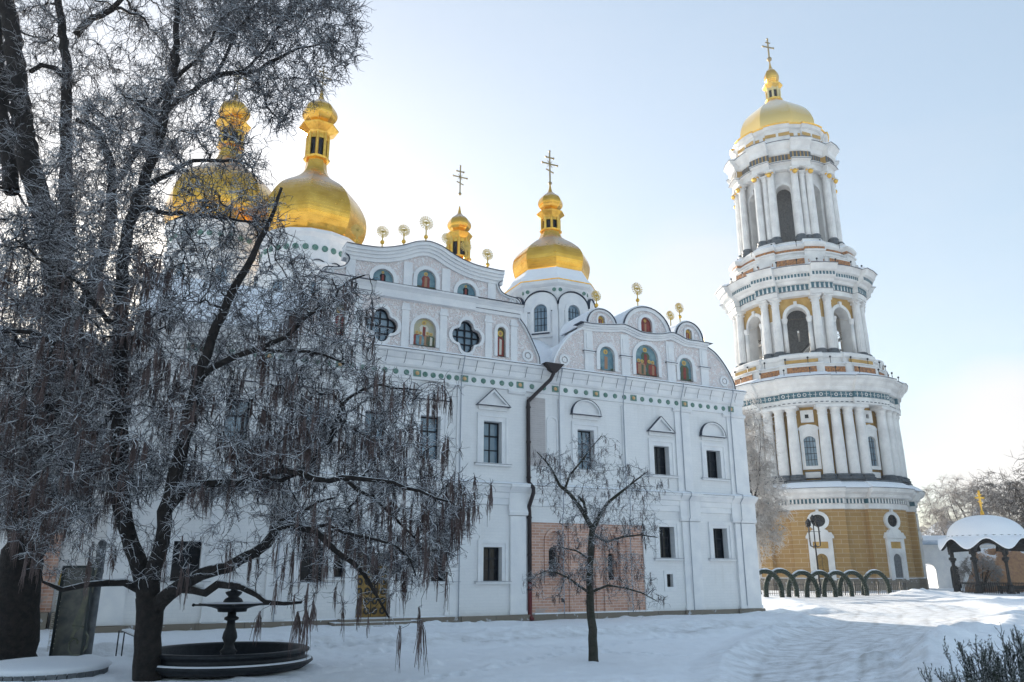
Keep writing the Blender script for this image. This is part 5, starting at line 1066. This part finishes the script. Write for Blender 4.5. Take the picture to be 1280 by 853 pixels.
# ------------------------------------------------------------------ props
def snowcap(b, x0, x1, y0, y1, z, h): b.mat('snow').box(x0, x1, y0, y1, z, z + h)
def fountain():
    x, y = -7.33, 21.7; t = thing('fountain', 'black cast iron fountain with a round basin and a narrow pedestal bowl, rimmed with snow', 'fountain', (x, y, gz(x, y) - .02)); t.scale = (.9, .9, .88)
    def cir(prof, mat, name, par, n=48, sm=True, extra=None):
        b = MB().mat(mat); b.smooth = sm; b.lathe(prof, n)
        if extra: extra(b)
        return b.build(name, par)
    def ex(b):
        b.mat('snow').lathe([(2.06, .62), (2.10, .66), (2.2, .665), (2.24, .62)], 48, cap=False).lathe([(2.18, .34), (2.22, .40), (2.30, .40), (2.36, .33)], 48, cap=False)
        b.lathe([(.01, .22), (1.9, .20)], 40, cap=False)
    cir([(2.0, .1), (2.12, .12), (2.25, .2), (2.38, .30), (2.36, .36), (2.2, .38), (2.14, .44), (2.16, .54), (2.26, .58), (2.26, .64), (2.2, .67), (2.05, .67), (1.98, .62), (1.98, .16), (.05, .15)], 'iron', 'basin', t, extra=ex)
    cir([(.46, .2), (.46, .3), (.40, .38), (.24, .42), (.20, .52), (.25, .58), (.17, .66), (.13, .78), (.21, .95), (.19, 1.08), (.13, 1.25), (.11, 1.42), (.20, 1.46), (.20, 1.52), (.12, 1.56), (.12, 1.68)], 'ironsnow', 'pedestal', t, 20, extra=lambda b: b.mat('snow').lathe([(.58, .19), (.5, .28), (.42, .33)], 20, cap=False))
    def eb(b):
        b.smooth = False; b.mat('iron')
        for k in range(4):
            a = k * PI / 2 + .35; b.bar((.5 * math.cos(a), .5 * math.sin(a), 1.86), (1.05 * math.cos(a), 1.05 * math.sin(a), 1.88), .06, .05).ball((1.07 * math.cos(a), 1.07 * math.sin(a), 1.88), .05, 6, 4)
        b.mat('snow').lathe([(.88, 1.925), (.5, 1.95), (.2, 1.95)], 32, cap=False)
    cir([(.12, 1.66), (.40, 1.68), (.42, 1.76), (.6, 1.82), (.92, 1.88), (.94, 1.92), (.86, 1.92), (.3, 1.86)], 'iron', 'bowl', t, 32, extra=eb)
    cir([(.30, 1.92), (.24, 2.04), (.14, 2.10), (.22, 2.18), (.24, 2.24), (.1, 2.28), (.08, 2.34), (.15, 2.38), (.15, 2.42), (.04, 2.5), (.01, 2.56)], 'ironsnow', 'finial', t, 16)
def board():
    a = Wp(88, 790, 25.2); x, y = -13.25, 25.0
    t = thing('poster_board', 'leaning dark poster board with pale spiral art and a concrete post behind it', 'poster board', (x, y, gz(x, y)), .12)
    b = MB().mat('board'); h = 2.8; w = .47; lean = .0
    X = Matrix.Rotation(lean, 4, 'Y') @ Matrix.Identity(4)
    b.box(-w, -w + .07, -.06, .06, -.1, h, X).box(w - .07, w, -.06, .06, -.1, h, X).box(-w, w, -.055, .055, h - .07, h, X).box(-w, w, -.055, .055, .0, .1, X); b.build('frame', t)
    b = MB().mat('art').box(-w + .071, w - .071, -.02, .02, .101, h - .071, X); b.mat('artpale')
    sp = [(.22 + (.05 + .045 * q) * math.cos(q * .75) * .8, -.022, .55 + (.05 + .045 * q) * math.sin(q * .75)) for q in range(12)]
    b.tube([X @ Vector(p) for p in sp], .035, 5)
    b.plate([(.12, .8), (.3, 1.0), (.36, 1.6), (.5, 2.4), (.56, 2.9), (.36, 2.85), (.3, 2.2), (.2, 1.6), (.05, 1.1)], [], -.03, -.021, X)
    b.plate([(.02, .7), (.14, .75), (.34, 1.5), (.28, 1.55)], [], -.036, -.031, X); b.plate([(.36, 2.0), (.5, 2.0), (.52, 2.25), (.38, 2.3)], [], -.037, -.031, X)
    b.mat('halo').plate([(-.55, 2.2), (-.42, 2.25), (-.4, 2.6), (-.5, 2.65)], [], -.03, -.021, X)
    b.mat('paintwhite')
    for i in range(34): z = .35 + i * .055; b.box(-.56, -.53 + .02 * ((i * 7) % 3), -.026, -.021, z, z + .028, X); b.box(-.44, -.42 + .02 * ((i * 5) % 3), -.026, -.021, z * .8 + .1, z * .8 + .12, X)
    b.build('poster', t)
    b = MB().mat('post'); b.smooth = True; b.tube([(.44, .35, -.1), (.44, .35, 1.5), (.44, .35, 3.0), (.44, .35, 3.5), (.44, .35, 3.6)], [.14, .14, .135, .12, .03], 14); b.build('post', t)
    x, y = -12.15, 26.0; t = thing('reading_desk', 'small sloping sign stand on thin legs just right of the poster board', 'sign stand', (x, y, gz(x, y)), -.3)
    MB().mat('iron').tube([(-.12, 0, -.1), (-.12, 0, .85)], .02, 6).tube([(.0, .1, -.1), (.0, .1, .85)], .02, 6).build('leg', t); b = MB().mat('post').box(-.28, .28, -.18, .18, .84, .87, Matrix.Rotation(.28, 4, 'Y') @ Matrix.Translation((.15, 0, 0))); b.mat('snow').box(-.27, .27, -.17, .17, .872, .91, Matrix.Rotation(.28, 4, 'Y') @ Matrix.Translation((.15, 0, 0))); b.build('panel', t)
def planter():
    x, y = -11.75, 21.2; t = thing('flower_bed_kerb', 'low round ribbed kerb under a dome of snow in the lower left corner', 'kerb', (x, y, gz(x, y) - .02))
    b = MB().mat('post')
    for i in range(40):
        a = 2 * PI * i / 40; b.box(-.10, .10, -.1, .1, -.1, .18, Matrix.Translation((1.36 * math.cos(a), 1.36 * math.sin(a), 0)) @ Matrix.Rotation(a + PI / 2, 4, 'Z'))
    b.build('kerb_ring', t)
    b = MB().mat('snow'); b.smooth = True; b.lathe([(1.3, .0), (1.48, .16), (1.54, .22), (1.47, .28), (1.25, .33), (.8, .38), (.4, .40), (.01, .41)], 48, cap=False); b.build('snow_cover', t)
def arches():
    """garland arches set one behind another along a walk in front of the tower"""
    rng = random.Random(3); first = None
    b = MB().mat('fir'); pts = []; R = 1.95; legs = .55
    n = 34
    for i in range(n + 1):
        u = i / n; Lt = PI * R + 2 * legs; s = u * Lt
        if s < legs: pts.append((-R, 0, s))
        elif s < legs + PI * R: a = (s - legs) / R; pts.append((-R * math.cos(a), 0, legs + R * math.sin(a)))
        else: pts.append((R, 0, legs - (s - legs - PI * R)))
    b.tube(pts, .24, 8)
    for i in range(2600):
        k = rng.randrange(n); p = Vector(pts[k]).lerp(Vector(pts[k + 1]), rng.random()); d = Vector((rng.gauss(0, 1), rng.gauss(0, 1), rng.gauss(0, 1))).normalized(); q = p + d * rng.uniform(.25, .40); sidev = d.orthogonal().normalized() * .035
        b.add([p + d * .12 + sidev, p + d * .12 - sidev, q], [(0, 1, 2)])
    label = ['leftmost snow-dusted fir garland arch, half behind the cathedral corner', 'second fir garland arch from the cathedral corner', 'third fir garland arch from the cathedral corner', 'fourth fir garland arch, left of the lamp post', 'fifth fir garland arch, just right of the lamp post', 'sixth fir garland arch, second from the right end', 'rightmost fir garland arch, standing apart with both feet visible']
    pos = [(954, 747.5, 80), (973, 746.5, 82), (1000, 745, 85), (1022, 744.5, 86.5), (1043, 744, 88), (1062, 743.5, 90), (1091, 743, 92)]
    for i, (px, py, Y) in enumerate(pos):
        w = Wp(px, 720, Y + .5); z = gz(w.x, Y)
        t = thing('garland_arch', label[i], 'garland arch', (w.x, Y, z), math.radians(24), 'fir garland arches in front of the bell tower')
        if first is None: o = b.build('garland', t); first = o
        else: o = first.copy(); COL.objects.link(o); o.parent = t
        if i == 0: first2 = MB().mat('snow').tube([(p[0] * 1.0, 0, p[2] + .17) for p in pts[6:-6]], [.02] + [.11] * (len(pts) - 14) + [.02], 6).build('snow_cap', t)
        else: c = first2.copy(); COL.objects.link(c); c.parent = t
def railing(name, label, pts, h=1.15, sp=.16, group=None, z0=None):
    t = thing(name, label, 'railing', (pts[0][0], pts[0][1], gz(*pts[0])), 0, group); O = Vector(t.location)
    b = MB().mat('iron'); r = MB().mat('iron')
    for (x0, y0), (x1, y1) in zip(pts[:-1], pts[1:]):
        Ls = math.hypot(x1 - x0, y1 - y0); n = max(2, int(Ls / sp))
        a = Vector((x0, y0, O.z)) - O; c = Vector((x1, y1, O.z)) - O
        r.bar(a + Vector((0, 0, .2)), c + Vector((0, 0, .2)), .045).bar(a + Vector((0, 0, h - .15)), c + Vector((0, 0, h - .15)), .045)
        for i in range(n + 1):
            p = a.lerp(c, i / n); big = i % 12 == 0; w = .05 if big else .018
            b.box(p.x - w, p.x + w, p.y - w, p.y + w, -.2, h + (.12 if big else 0))
    r.build('rail', t); b.build('pickets', t); return t
def lamp():
    x, y = 37.2, 99.3; t = thing('street_lamp', 'tall black street lamp with a cluster of lanterns in front of the tower door', 'street lamp', (x, y, gz(x, y)))
    b = MB().mat('iron'); b.smooth = True; b.lathe([(.34, -.1), (.34, .5), (.22, .7), (.16, 1.4), (.11, 2), (.09, 5.6), (.12, 5.7), (.07, 5.9), (.06, 8.3)], 12)
    o = b.build('pole', t); b = MB().mat('iron')
    for k in range(4):
        a = k * PI / 2 + .5; c, s = math.cos(a), math.sin(a)
        b.tube([(0, 0, 5.7), (.35 * c, .35 * s, 5.45), (.75 * c, .75 * s, 5.6), (.82 * c, .82 * s, 6.2), (.82 * c, .82 * s, 7.4), (.80 * c, .80 * s, 7.9)], .05, 6)
    b.tube([(-.8, 0, 7.3), (.8, 0, 7.3)], .03, 5).build('arm', t)
    for k in range(5):
        a = k * PI / 2 + .5; r = .82 if k < 4 else 0; cx, cy = r * math.cos(a), r * math.sin(a); z = 7.9 if k < 4 else 8.4
        b = MB().mat('ironsnow').lathe([(.06, z - .1), (.2, z), (.3, z + .5), (.36, z + .52), (.22, z + .72), (.04, z + .95)], 6, cx, cy); b.mat('darkglass').lathe([(.27, z + .05), (.31, z + .48)], 6, cx, cy, PI / 6); b.build('lantern', t)
def gazebo():
    x, y = 54.6, 93.0; t = thing('gazebo', 'black iron gazebo with scalloped eaves, a snow covered dome and a gold cross', 'gazebo', (x, y, gz(x, y)), .25)
    R = 4.6
    for k in range(8):
        a = PI / 8 + k * PI / 4; c, s = math.cos(a), math.sin(a); cx, cy = R * .88 * c, R * .88 * s
        b = MB().mat('iron').lathe([(.40, -.1), (.40, .25), (.3, .3), (.28, .95), (.36, 1.0), (.2, 1.1), (.14, 1.4), (.12, 3.4), (.2, 3.5), (.2, 3.62), (.34, 3.7), (.34, 3.95), (.16, 4.0), (.14, 4.5), (.30, 4.9)], 10, cx, cy)
        b.build('column', t)
    # scalloped eaves between the columns
    b = MB().mat('iron'); ap = R * math.cos(PI / 8) * .93; hw = R * math.sin(PI / 8) * .93
    for k in range(8):
        X = Matrix.Rotation(k * PI / 4 + PI / 2, 4, 'Z') @ Matrix.Translation((0, -ap, 0))
        arch = [(-hw + .3, 4.3)] + [((hw - .3) * math.cos(PI - PI * i / 12), 4.6 + 1.05 * math.sin(PI * i / 12)) for i in range(13)] + [(hw - .3, 4.3)]
        outer = [(-hw, 4.3), (-hw + .3, 4.3)] + arch[1:-1] + [(hw - .3, 4.3), (hw, 4.3), (hw, 4.95)] + [((hw) * math.cos(PI * i / 12), 4.98 + 1.15 * math.sin(PI * i / 12)) for i in range(1, 12)] + [(-hw, 4.95)]
        b.plate(outer, [], -.08, .08, X)
        for i in range(12):
            p = arch[1 + i]; q = arch[2 + i]
            b.add([(p[0], -.12, p[1]), (q[0], -.12, q[1]), (q[0] * .75, 1.9, q[1] + .1), (p[0] * .75, 1.9, p[1] + .1)], [(0, 1, 2, 3)], X)
    b.build('scalloped_eave', t)
    # roof: dome with waves over the bays
    n = 96; rings = []
    for j, u in enumerate(np.linspace(0, 1, 26)):
        for i in range(n):
            a = 2 * PI * i / n; wave = .5 + .5 * math.cos(8 * a); Ro = 4.95 + .25 * (1 - wave)
            if u < .45:
                v = u / .45; r = Ro + (3.55 - Ro) * v; z0 = 4.9 + 1.15 * wave; r = Ro + (4.02 - Ro) * v; z = z0 + (6.2 - z0) * (v ** .8)
            else:
                v = (u - .45) / .55; r = 4.0 * math.cos(v * PI / 2 * .985) ** .95; z = 6.2 + 2.45 * math.sin(v * PI / 2)
            rings.append((r * math.cos(a + 0), r * math.sin(a), z))
    F = [(j * n + i, j * n + (i + 1) % n, (j + 1) * n + (i + 1) % n, (j + 1) * n + i) for j in range(25) for i in range(n)]
    b = MB().mat('snowroof'); b.smooth = True; b.add([(p[0], p[1], p[2] + .06) for p in rings], F); b.smooth = False
    b.mat('iron').add([(p[0] * .995, p[1] * .995, p[2] - .10) for p in rings], [f[::-1] for f in F])
    m = n; b.mat('snowroof').add([(p[0], p[1], p[2] + .06) for p in rings[:m]] + [(p[0] * .995, p[1] * .995, p[2] - .10) for p in rings[:m]], [(i, m + i, m + (i + 1) % m, (i + 1) % m) for i in range(m)])
    b.mat('iron').lathe([(4.02, 6.22), (4.03, 6.36), (3.97, 6.42)], 32)
    rf = b.build('roof', t)
    b = MB().mat('goldtrim').lathe([(.42, 8.5), (.34, 8.7), (.2, 8.8), (.22, 9.0), (.1, 9.3), (.08, 9.8)], 12).box(-.1, .1, -.06, .06, 9.7, 11.4).box(-.55, .55, -.05, .05, 10.6, 10.8).box(-.3, .3, -.05, .05, 11.0, 11.12).bar((-.3, 0, 10.25), (.3, 0, 10.1), .11)
    for px, pz in ((-.55, 10.7), (.55, 10.7), (0, 11.45)): b.ball((px, 0, pz), .14, 6, 4)
    b.build('cross', t)
    b = MB().mat('post').lathe([(5.2, -.2), (5.2, .06)], 8, 0, 0, PI / 8); b.mat('snow').lathe([(5.15, .062), (4.9, .12), (.1, .12)], 8, 0, 0, PI / 8); b.build('step', t)
    b = MB().mat('iron')
    for k in range(8):
        a = PI / 8 + k * PI / 4; p = Vector((R * .88 * math.cos(a), R * .88 * math.sin(a), 0)); q = Vector((R * .88 * math.cos(a + PI / 4), R * .88 * math.sin(a + PI / 4), 0))
        if k == 5: continue
        b.bar(p + Vector((0, 0, .25)), q + Vector((0, 0, .25)), .05).bar(p + Vector((0, 0, 1.15)), q + Vector((0, 0, 1.15)), .06)
        for i in range(1, 15): s_ = p.lerp(q, i / 15); b.box(s_.x - .025, s_.x + .025, s_.y - .025, s_.y + .025, .1, 1.25)
    b.build('railing', t)
    b = MB().mat('iron').box(-2.4, 2.4, -3.3, -2.9, .42, .52).box(-2.4, 2.4, -2.92, -2.86, .55, .95)
    for q in (-2.2, 0, 2.2): b.box(q - .05, q + .05, -3.25, -2.9, .1, .5)
    b.build('bench', t)
def background():
    # boundary wall with a vaulted gateway
    x0, x1, y = 61.0, 130, 128.0
    t = thing('boundary_wall', 'long low whitewashed wall with an arched gateway, right of the bell tower', 'wall', (x0, y, 0), math.radians(-4))
    b = MB().mat('trim'); Lw = x1 - x0
    b.plate(rect(0, Lw, -.3, 6.6), [archp(3.0, 5.2, -.1, 3.7), archp(7.4, 8.9, -.1, 3.5)], 0, .9)
    b.plate(offset_arch(3.0, 5.2, -.1, 3.7, .3), [archp(3.0, 5.2, -.11, 3.7)], -.12, .0); b.box(-.1, Lw, -.15, .0, 6.2, 6.6); b.mat('dark').box(7.4, 8.9, .4, .5, 0, 3.5)
    b.build('wall_face', t)
    b = MB().mat('roofblue').add([(-.2, -.6, 6.55), (Lw, -.6, 6.55), (Lw, 3.0, 8.0), (-.2, 3.0, 8.0), (-.2, -.6, 6.65), (Lw, -.6, 6.65), (Lw, 3.0, 8.1), (-.2, 3.0, 8.1)], [(0, 3, 2, 1), (4, 5, 6, 7), (0, 1, 5, 4), (3, 0, 4, 7)]); b.mat('trim').box(0, Lw, 2.9, 3.2, -.2, 7.9) if False else None
    b.mat('snowroof').add([(0, .9, 7.27), (Lw, .9, 7.27), (Lw, 3.0, 8.12), (0, 3.0, 8.12)], [(0, 1, 2, 3)])
    b.build('roof', t)
    # straw-coloured heap and frosted shrub
    x, y = 62.5, 104; t = thing('brush_heap', 'rounded tan brick-coloured heap dusted with snow seen through the gazebo', 'heap', (x, y, 0))
    b = MB().mat('straw'); b.smooth = True; g = random.Random(4); vs = []
    for j in range(15):
        for i in range(28):
            a = 2 * PI * i / 28; ph = PI / 2 * j / 14; r = 1 + .10 * math.sin(3 * a + j * .5) + .06 * g.random(); vs.append((4.4 * r * math.cos(ph) ** .6 * math.cos(a), 3 * r * math.cos(ph) ** .6 * math.sin(a), 5.0 * r * math.sin(ph) - .1))
    b.add(vs, [(j * 28 + i, j * 28 + (i + 1) % 28, (j + 1) * 28 + (i + 1) % 28, (j + 1) * 28 + i) for j in range(14) for i in range(28)]); b.build('mound', t)
    def shrub(x, y, h, w, seed, label, dens=1.0, tw='frost', mat='barksnow', group=None, cat='shrub'):
        t = Tree((x, y, gz(x, y) - .05), seed); g = t.rng
        for k in range(9):
            a = g.uniform(0, 2 * PI); e = w * .5 * g.uniform(.2, .9); t.limb([(x, y, t.base.z, .06 * h / 3), (x + e * .4 * math.cos(a), y + e * .4 * math.sin(a), t.base.z + h * .4, .04 * h / 3), (x + e * math.cos(a), y + e * math.sin(a), t.base.z + h * g.uniform(.7, .95), .015)], 5, h / 8, .02)
        n = int(220 * dens); d = g.normal(0, 1, (n, 3)); d /= np.linalg.norm(d, axis=1, keepdims=True); c = d * g.uniform(.4, 1, (n, 1)) ** .4 * np.array([w * .5, w * .5, h * .48]) + np.array([x, y, t.base.z + h * .52]); s_ = h / 3
        t.reach(c, .008 * s_, .02 * s_, t.br, 5, .08, 0, 3); a = t.twigs(int(2200 * dens), .08 * s_, .4 * s_, .014 * s_, 3, 0, .7); t.twigs(int(2600 * dens), .06 * s_, .2 * s_, .011 * s_, 3, 0, .9, src=a)
        return t.finish('shrub', label, cat, br=mat, tw=tw, group=group)
    shrub(57.8, 101.0, 4.4, 5.0, 31, 'round frost-covered shrub seen between the gazebo columns')
    # pale kiosk at the right edge
    x, y = 68.0, 108; t = thing('kiosk', 'small pale kiosk with a dark window at the right edge behind the gazebo', 'kiosk', (x, y, 0), -.3)
    b = MB().mat('trim').plate(rect(-1.6, 1.6, -.2, 6.0), [rect(-.5, .4, 2.4, 3.6)], -1.6, -1.4).box(-1.6, 1.6, -1.399, 1.6, -.2, 5.99); b.build('wall', t)
    b = MB().mat('dark').box(-.5, .4, -1.45, -1.41, 2.4, 3.6).build('window', t); MB().mat('greenpaint').box(-1.75, -1.6, -1.7, 1.6, -.2, 6.1).box(-1.2, -.2, -1.68, -1.6, .0, 1.6).build('door', t)
    b = MB().mat('snowroof').add([(-2, -2, 6), (2, -2, 6), (2, 2, 6), (-2, 2, 6), (-1.2, 0, 7.4), (1.2, 0, 7.4)], [(0, 1, 5, 4), (1, 2, 5), (2, 3, 4, 5), (3, 0, 4), (0, 3, 2, 1)]); b.build('roof', t)
    # far church roof with a blue cupola, behind the trees
    x, y = 103, 168; t = thing('distant_church', 'grey-roofed church with a small blue cupola half hidden behind frosted trees', 'church', (x, y, 0), .1)
    MB().mat('trim').box(-13, 14, 0, 14, 0, 8).build('wall', t); MB().mat('roofblue').add([(-14, -.6, 8), (15, -.6, 8), (15, 14.6, 8), (-14, 14.6, 8), (-10, 7, 13), (11, 7, 13)], [(0, 1, 5, 4), (1, 2, 5), (2, 3, 4, 5), (3, 0, 4), (0, 3, 2, 1)]).build('roof', t)
    b = MB().mat('roofblue').lathe([(1.2, 12.2), (1.2, 14.2), (1.6, 14.4), (1.4, 15.1), (.7, 15.8), (.2, 16.5), (.08, 18)], 12, 0, 7); b.build('cupola', t)
    # trees
    G = 'frosted trees behind the boundary wall'
    generic_tree((27.6, 92, 0), 21.5, 6.4, 41, 'frosted_tree', 'tall narrow tree white with frost hanging beside the cathedral corner', None, 1.15, .35, 'whitefrost', 'barksnow', 'bark', .12)
    specs = [(86, 152, 19, 16, 42, 'pale frosted tree rising directly right of the bell tower'), (97, 150, 21, 17, 43, 'frosted tree with an open crown left above the gazebo dome'), (105, 140, 22.5, 18, 44, 'dark trunked tree towering right above the gazebo cross'), (118, 150, 25, 19, 45, 'dark frosted tree cut by the right edge of the view')]
    for i, (x, y, h, w, sd, lb) in enumerate(specs):
        generic_tree((x, y, 0), h, w, sd, 'frosted_tree', lb, G, 1.0, .7 if i > 1 else .5, 'frost' if i < 1 else 'twigdark', 'barksnow' if i > 0 else 'barksnow', 'bark', .02, 1.35)
    generic_tree((80.5, 112, 0), 24, 15, 46, 'bare_tree', 'large bare dark tree just behind the gazebo at the right edge', None, 1.1, .6, 'twigdark', 'bark', 'bark', .0, 1.5)
    generic_tree((92, 158, 0), 12, 11, 47, 'frosted_tree', 'low frosty tree behind the wall between tower and gazebo', None, .6, .3, 'frost', 'barksnow', 'bark', .05, 1.4)
    # far treeline as one mass
    t = Tubes(); g = np.random.default_rng(9); n = 15000
    az = g.uniform(-62, 50, n); dist = g.uniform(215, 300, n); h = 6 + 8 * (.5 + .5 * np.sin(az * .9) * np.sin(az * .37 + 1)); x = dist * np.sin(np.radians(az)); y = dist * np.cos(np.radians(az)); z = g.uniform(0, 1, n) ** .8 * h
    a = g.normal(0, 1, (n, 3)); a[:, 2] = np.abs(a[:, 2]) + .6; a /= np.linalg.norm(a, axis=1, keepdims=True); p = np.stack([x, y, z], -1); P = np.stack([p, p + a * 1.2 + g.normal(0, .3, (n, 3)), p + a * 3.0 + g.normal(0, .7, (n, 3))], 1); t.add(P, np.repeat(np.array([[.22, .14, .05]]), n, 0), 3)
    o = t.build('far_woods', 'frost', None, (0, 0, 0)); o['kind'] = 'stuff'
    # evergreen hedge in the lower right
    lb = ['dark evergreen bush poking out of the snow in the lower right corner', 'smaller snow-dusted evergreen tuft at the bottom edge left of the corner bush', 'tall evergreen bush cut by the right edge of the view']
    for i, (x, y, h, w) in enumerate(((10.1, 16.6, .95, 2.3), (8.2, 14.9, .55, 1.3), (11.3, 16.9, 1.15, 1.8))):
        zz = gz(x, y); t = Tree((x, y, zz), 60 + i); g = t.rng; n = 95 if i != 1 else 40
        for k in range(n):
            bx, by = x + g.uniform(-w / 2, w / 2), y + g.uniform(-.9, .9); hh = h * g.uniform(.55, 1.1); dx = g.normal(0, .18); t.limb([(bx, by, zz - .25, .012), (bx + dx * .5, by, zz + hh * .5, .010), (bx + dx, by + g.normal(0, .1), zz + hh, .006)], 4, .08, .008)
        src = (np.concatenate(t.P), np.concatenate(t.D)); a = t.twigs(n * 22, .08, .26, .006, 4, -.25, .4, src=src, up=.9)
        # needles
        for s2, m_, r_ in ((src, n * 60, .007), (a, n * 190, .006)): t.twigs(m_, .025, .06, r_, 3, -.05, .3, src=s2, up=.3)
        t.finish('evergreen_bush', lb[i], 'bush', wood='bark', tw='yew', group='evergreen bushes in the lower right')
def world():
    w = bpy.data.worlds.new('World'); SC.world = w; w.use_nodes = True; nt = w.node_tree; nt.nodes.clear()
    out = nt.nodes.new('ShaderNodeOutputWorld'); bg = nt.nodes.new('ShaderNodeBackground'); nt.links.new(bg.outputs[0], out.inputs[0])
    sk = nt.nodes.new('ShaderNodeTexSky'); sk.sky_type = 'NISHITA'; sk.sun_disc = False
    el, az = math.radians(SUN_EL), math.radians(SUN_AZ)
    sk.sun_elevation = el; sk.sun_rotation = az; sk.altitude = 100; sk.air_density = 1.0; sk.dust_density = SUN_DUST; sk.ozone_density = 1.6
    tc = N(nt, 'ShaderNodeTexCoord'); sp = N(nt, 'ShaderNodeSeparateXYZ'); nt.links.new(tc.outputs['Generated'], sp.inputs[0])
    # thin clouds: stretched noise in direction space, thicker towards the horizon
    mp = N(nt, 'ShaderNodeMapping'); mp.inputs['Scale'].default_value = (1.4, 1.4, 4.5); mp.inputs['Location'].default_value = (.35, .1, .2); nt.links.new(tc.outputs['Generated'], mp.inputs[0])
    nz = noise(nt, 2.2, 7, mp.outputs[0], .55); cl = ramp(nt, nz, .52, .80)
    hz = ramp(nt, sp.outputs[2], .75, .12)
    f = mathn(nt, 'MULTIPLY', mathn(nt, 'MULTIPLY', cl, hz), .18)
    for cd, rad, amt in (((.545, .832, .11), .115, .75), ((.228, .910, .346), .10, .35)):
        vm = N(nt, 'ShaderNodeVectorMath', operation='DISTANCE'); nt.links.new(tc.outputs['Generated'], vm.inputs[0]); vm.inputs[1].default_value = cd
        f = mathn(nt, 'MAXIMUM', f, mathn(nt, 'MULTIPLY', ramp(nt, mathn(nt, 'ADD', vm.outputs['Value'], mathn(nt, 'MULTIPLY', mathn(nt, 'SUBTRACT', nz, .5), rad * 1.3)), rad, rad * .45), amt))
    mx = nt.nodes.new('ShaderNodeMix'); mx.data_type = 'RGBA'; 
    gm = nt.nodes.new('ShaderNodeGamma'); nt.links.new(sk.outputs[0], gm.inputs[0]); gm.inputs[1].default_value = .46
    hs = nt.nodes.new('ShaderNodeHueSaturation'); hs.inputs['Saturation'].default_value = 1.18; hs.inputs['Value'].default_value = 1.52; nt.links.new(gm.outputs[0], hs.inputs['Color'])
    nt.links.new(f, mx.inputs[0]); nt.links.new(hs.outputs[0], mx.inputs[6]); mx.inputs[7].default_value = CLOUD
    nt.links.new(mx.outputs[2], bg.inputs[0]); bg.inputs[1].default_value = SKY_S
    l = bpy.data.lights.new('sun', 'SUN'); l.energy = SUN_S; l.angle = math.radians(.6); l.color = (1, .90, .76); o = bpy.data.objects.new('sun', l); COL.objects.link(o)
    d = Vector((math.sin(az) * math.cos(el), math.cos(az) * math.cos(el), math.sin(el))); o.rotation_euler = d.to_track_quat('Z', 'Y').to_euler(); o.location = (0, 60, 150)
    SC.view_settings.view_transform = 'Standard'; SC.view_settings.look = 'None'; SC.view_settings.gamma = 1; SC.view_settings.exposure = EXPO; SC.view_settings.use_curve_mapping = False
SUN_EL, SUN_AZ, SUN_DUST, SKY_S, SUN_S, EXPO = 13, -26, 1.0, .12, 4.0, 1.55
CLOUD = (2.9, 2.72, 2.66, 1)
def haze():
    b = MB().mat('haze').box(-330, 330, -12, 420, -3.6, 101); o = b.build('haze'); o['kind'] = 'stuff'
m_ = bpy.data.materials.new('haze_air'); m_.use_nodes = True; m_.node_tree.nodes.clear()
_o = m_.node_tree.nodes.new('ShaderNodeOutputMaterial'); _v = m_.node_tree.nodes.new('ShaderNodeVolumePrincipled'); _v.inputs['Density'].default_value = .0003; _v.inputs['Color'].default_value = (.86, .92, 1, 1); _v.inputs['Anisotropy'].default_value = .35
m_.node_tree.links.new(_v.outputs[0], _o.inputs['Volume']); MT['haze'] = m_
import time
for f in (fountain, board, planter, arches, lamp, gazebo, background, big_trees, young_tree, world, haze):
    t0 = time.time(); f(); print(f.__name__, round(time.time() - t0, 1), flush=True)
railing('iron_fence', 'low black iron fence running behind the fir garland arches', [(27.5, 88.5), (39, 93.5), (46.5, 97.0)], 1.2, .3)
railing('iron_fence', 'black iron fence between the gazebo and the boundary wall gateway', [(59.5, 100.5), (66, 107), (80, 103)], 1.5, .4)
SC.cycles.max_bounces = 5; SC.cycles.diffuse_bounces = 3; SC.cycles.glossy_bounces = 3; SC.cycles.use_denoising = True; SC.cycles.use_adaptive_sampling = True; SC.cycles.adaptive_threshold = .02
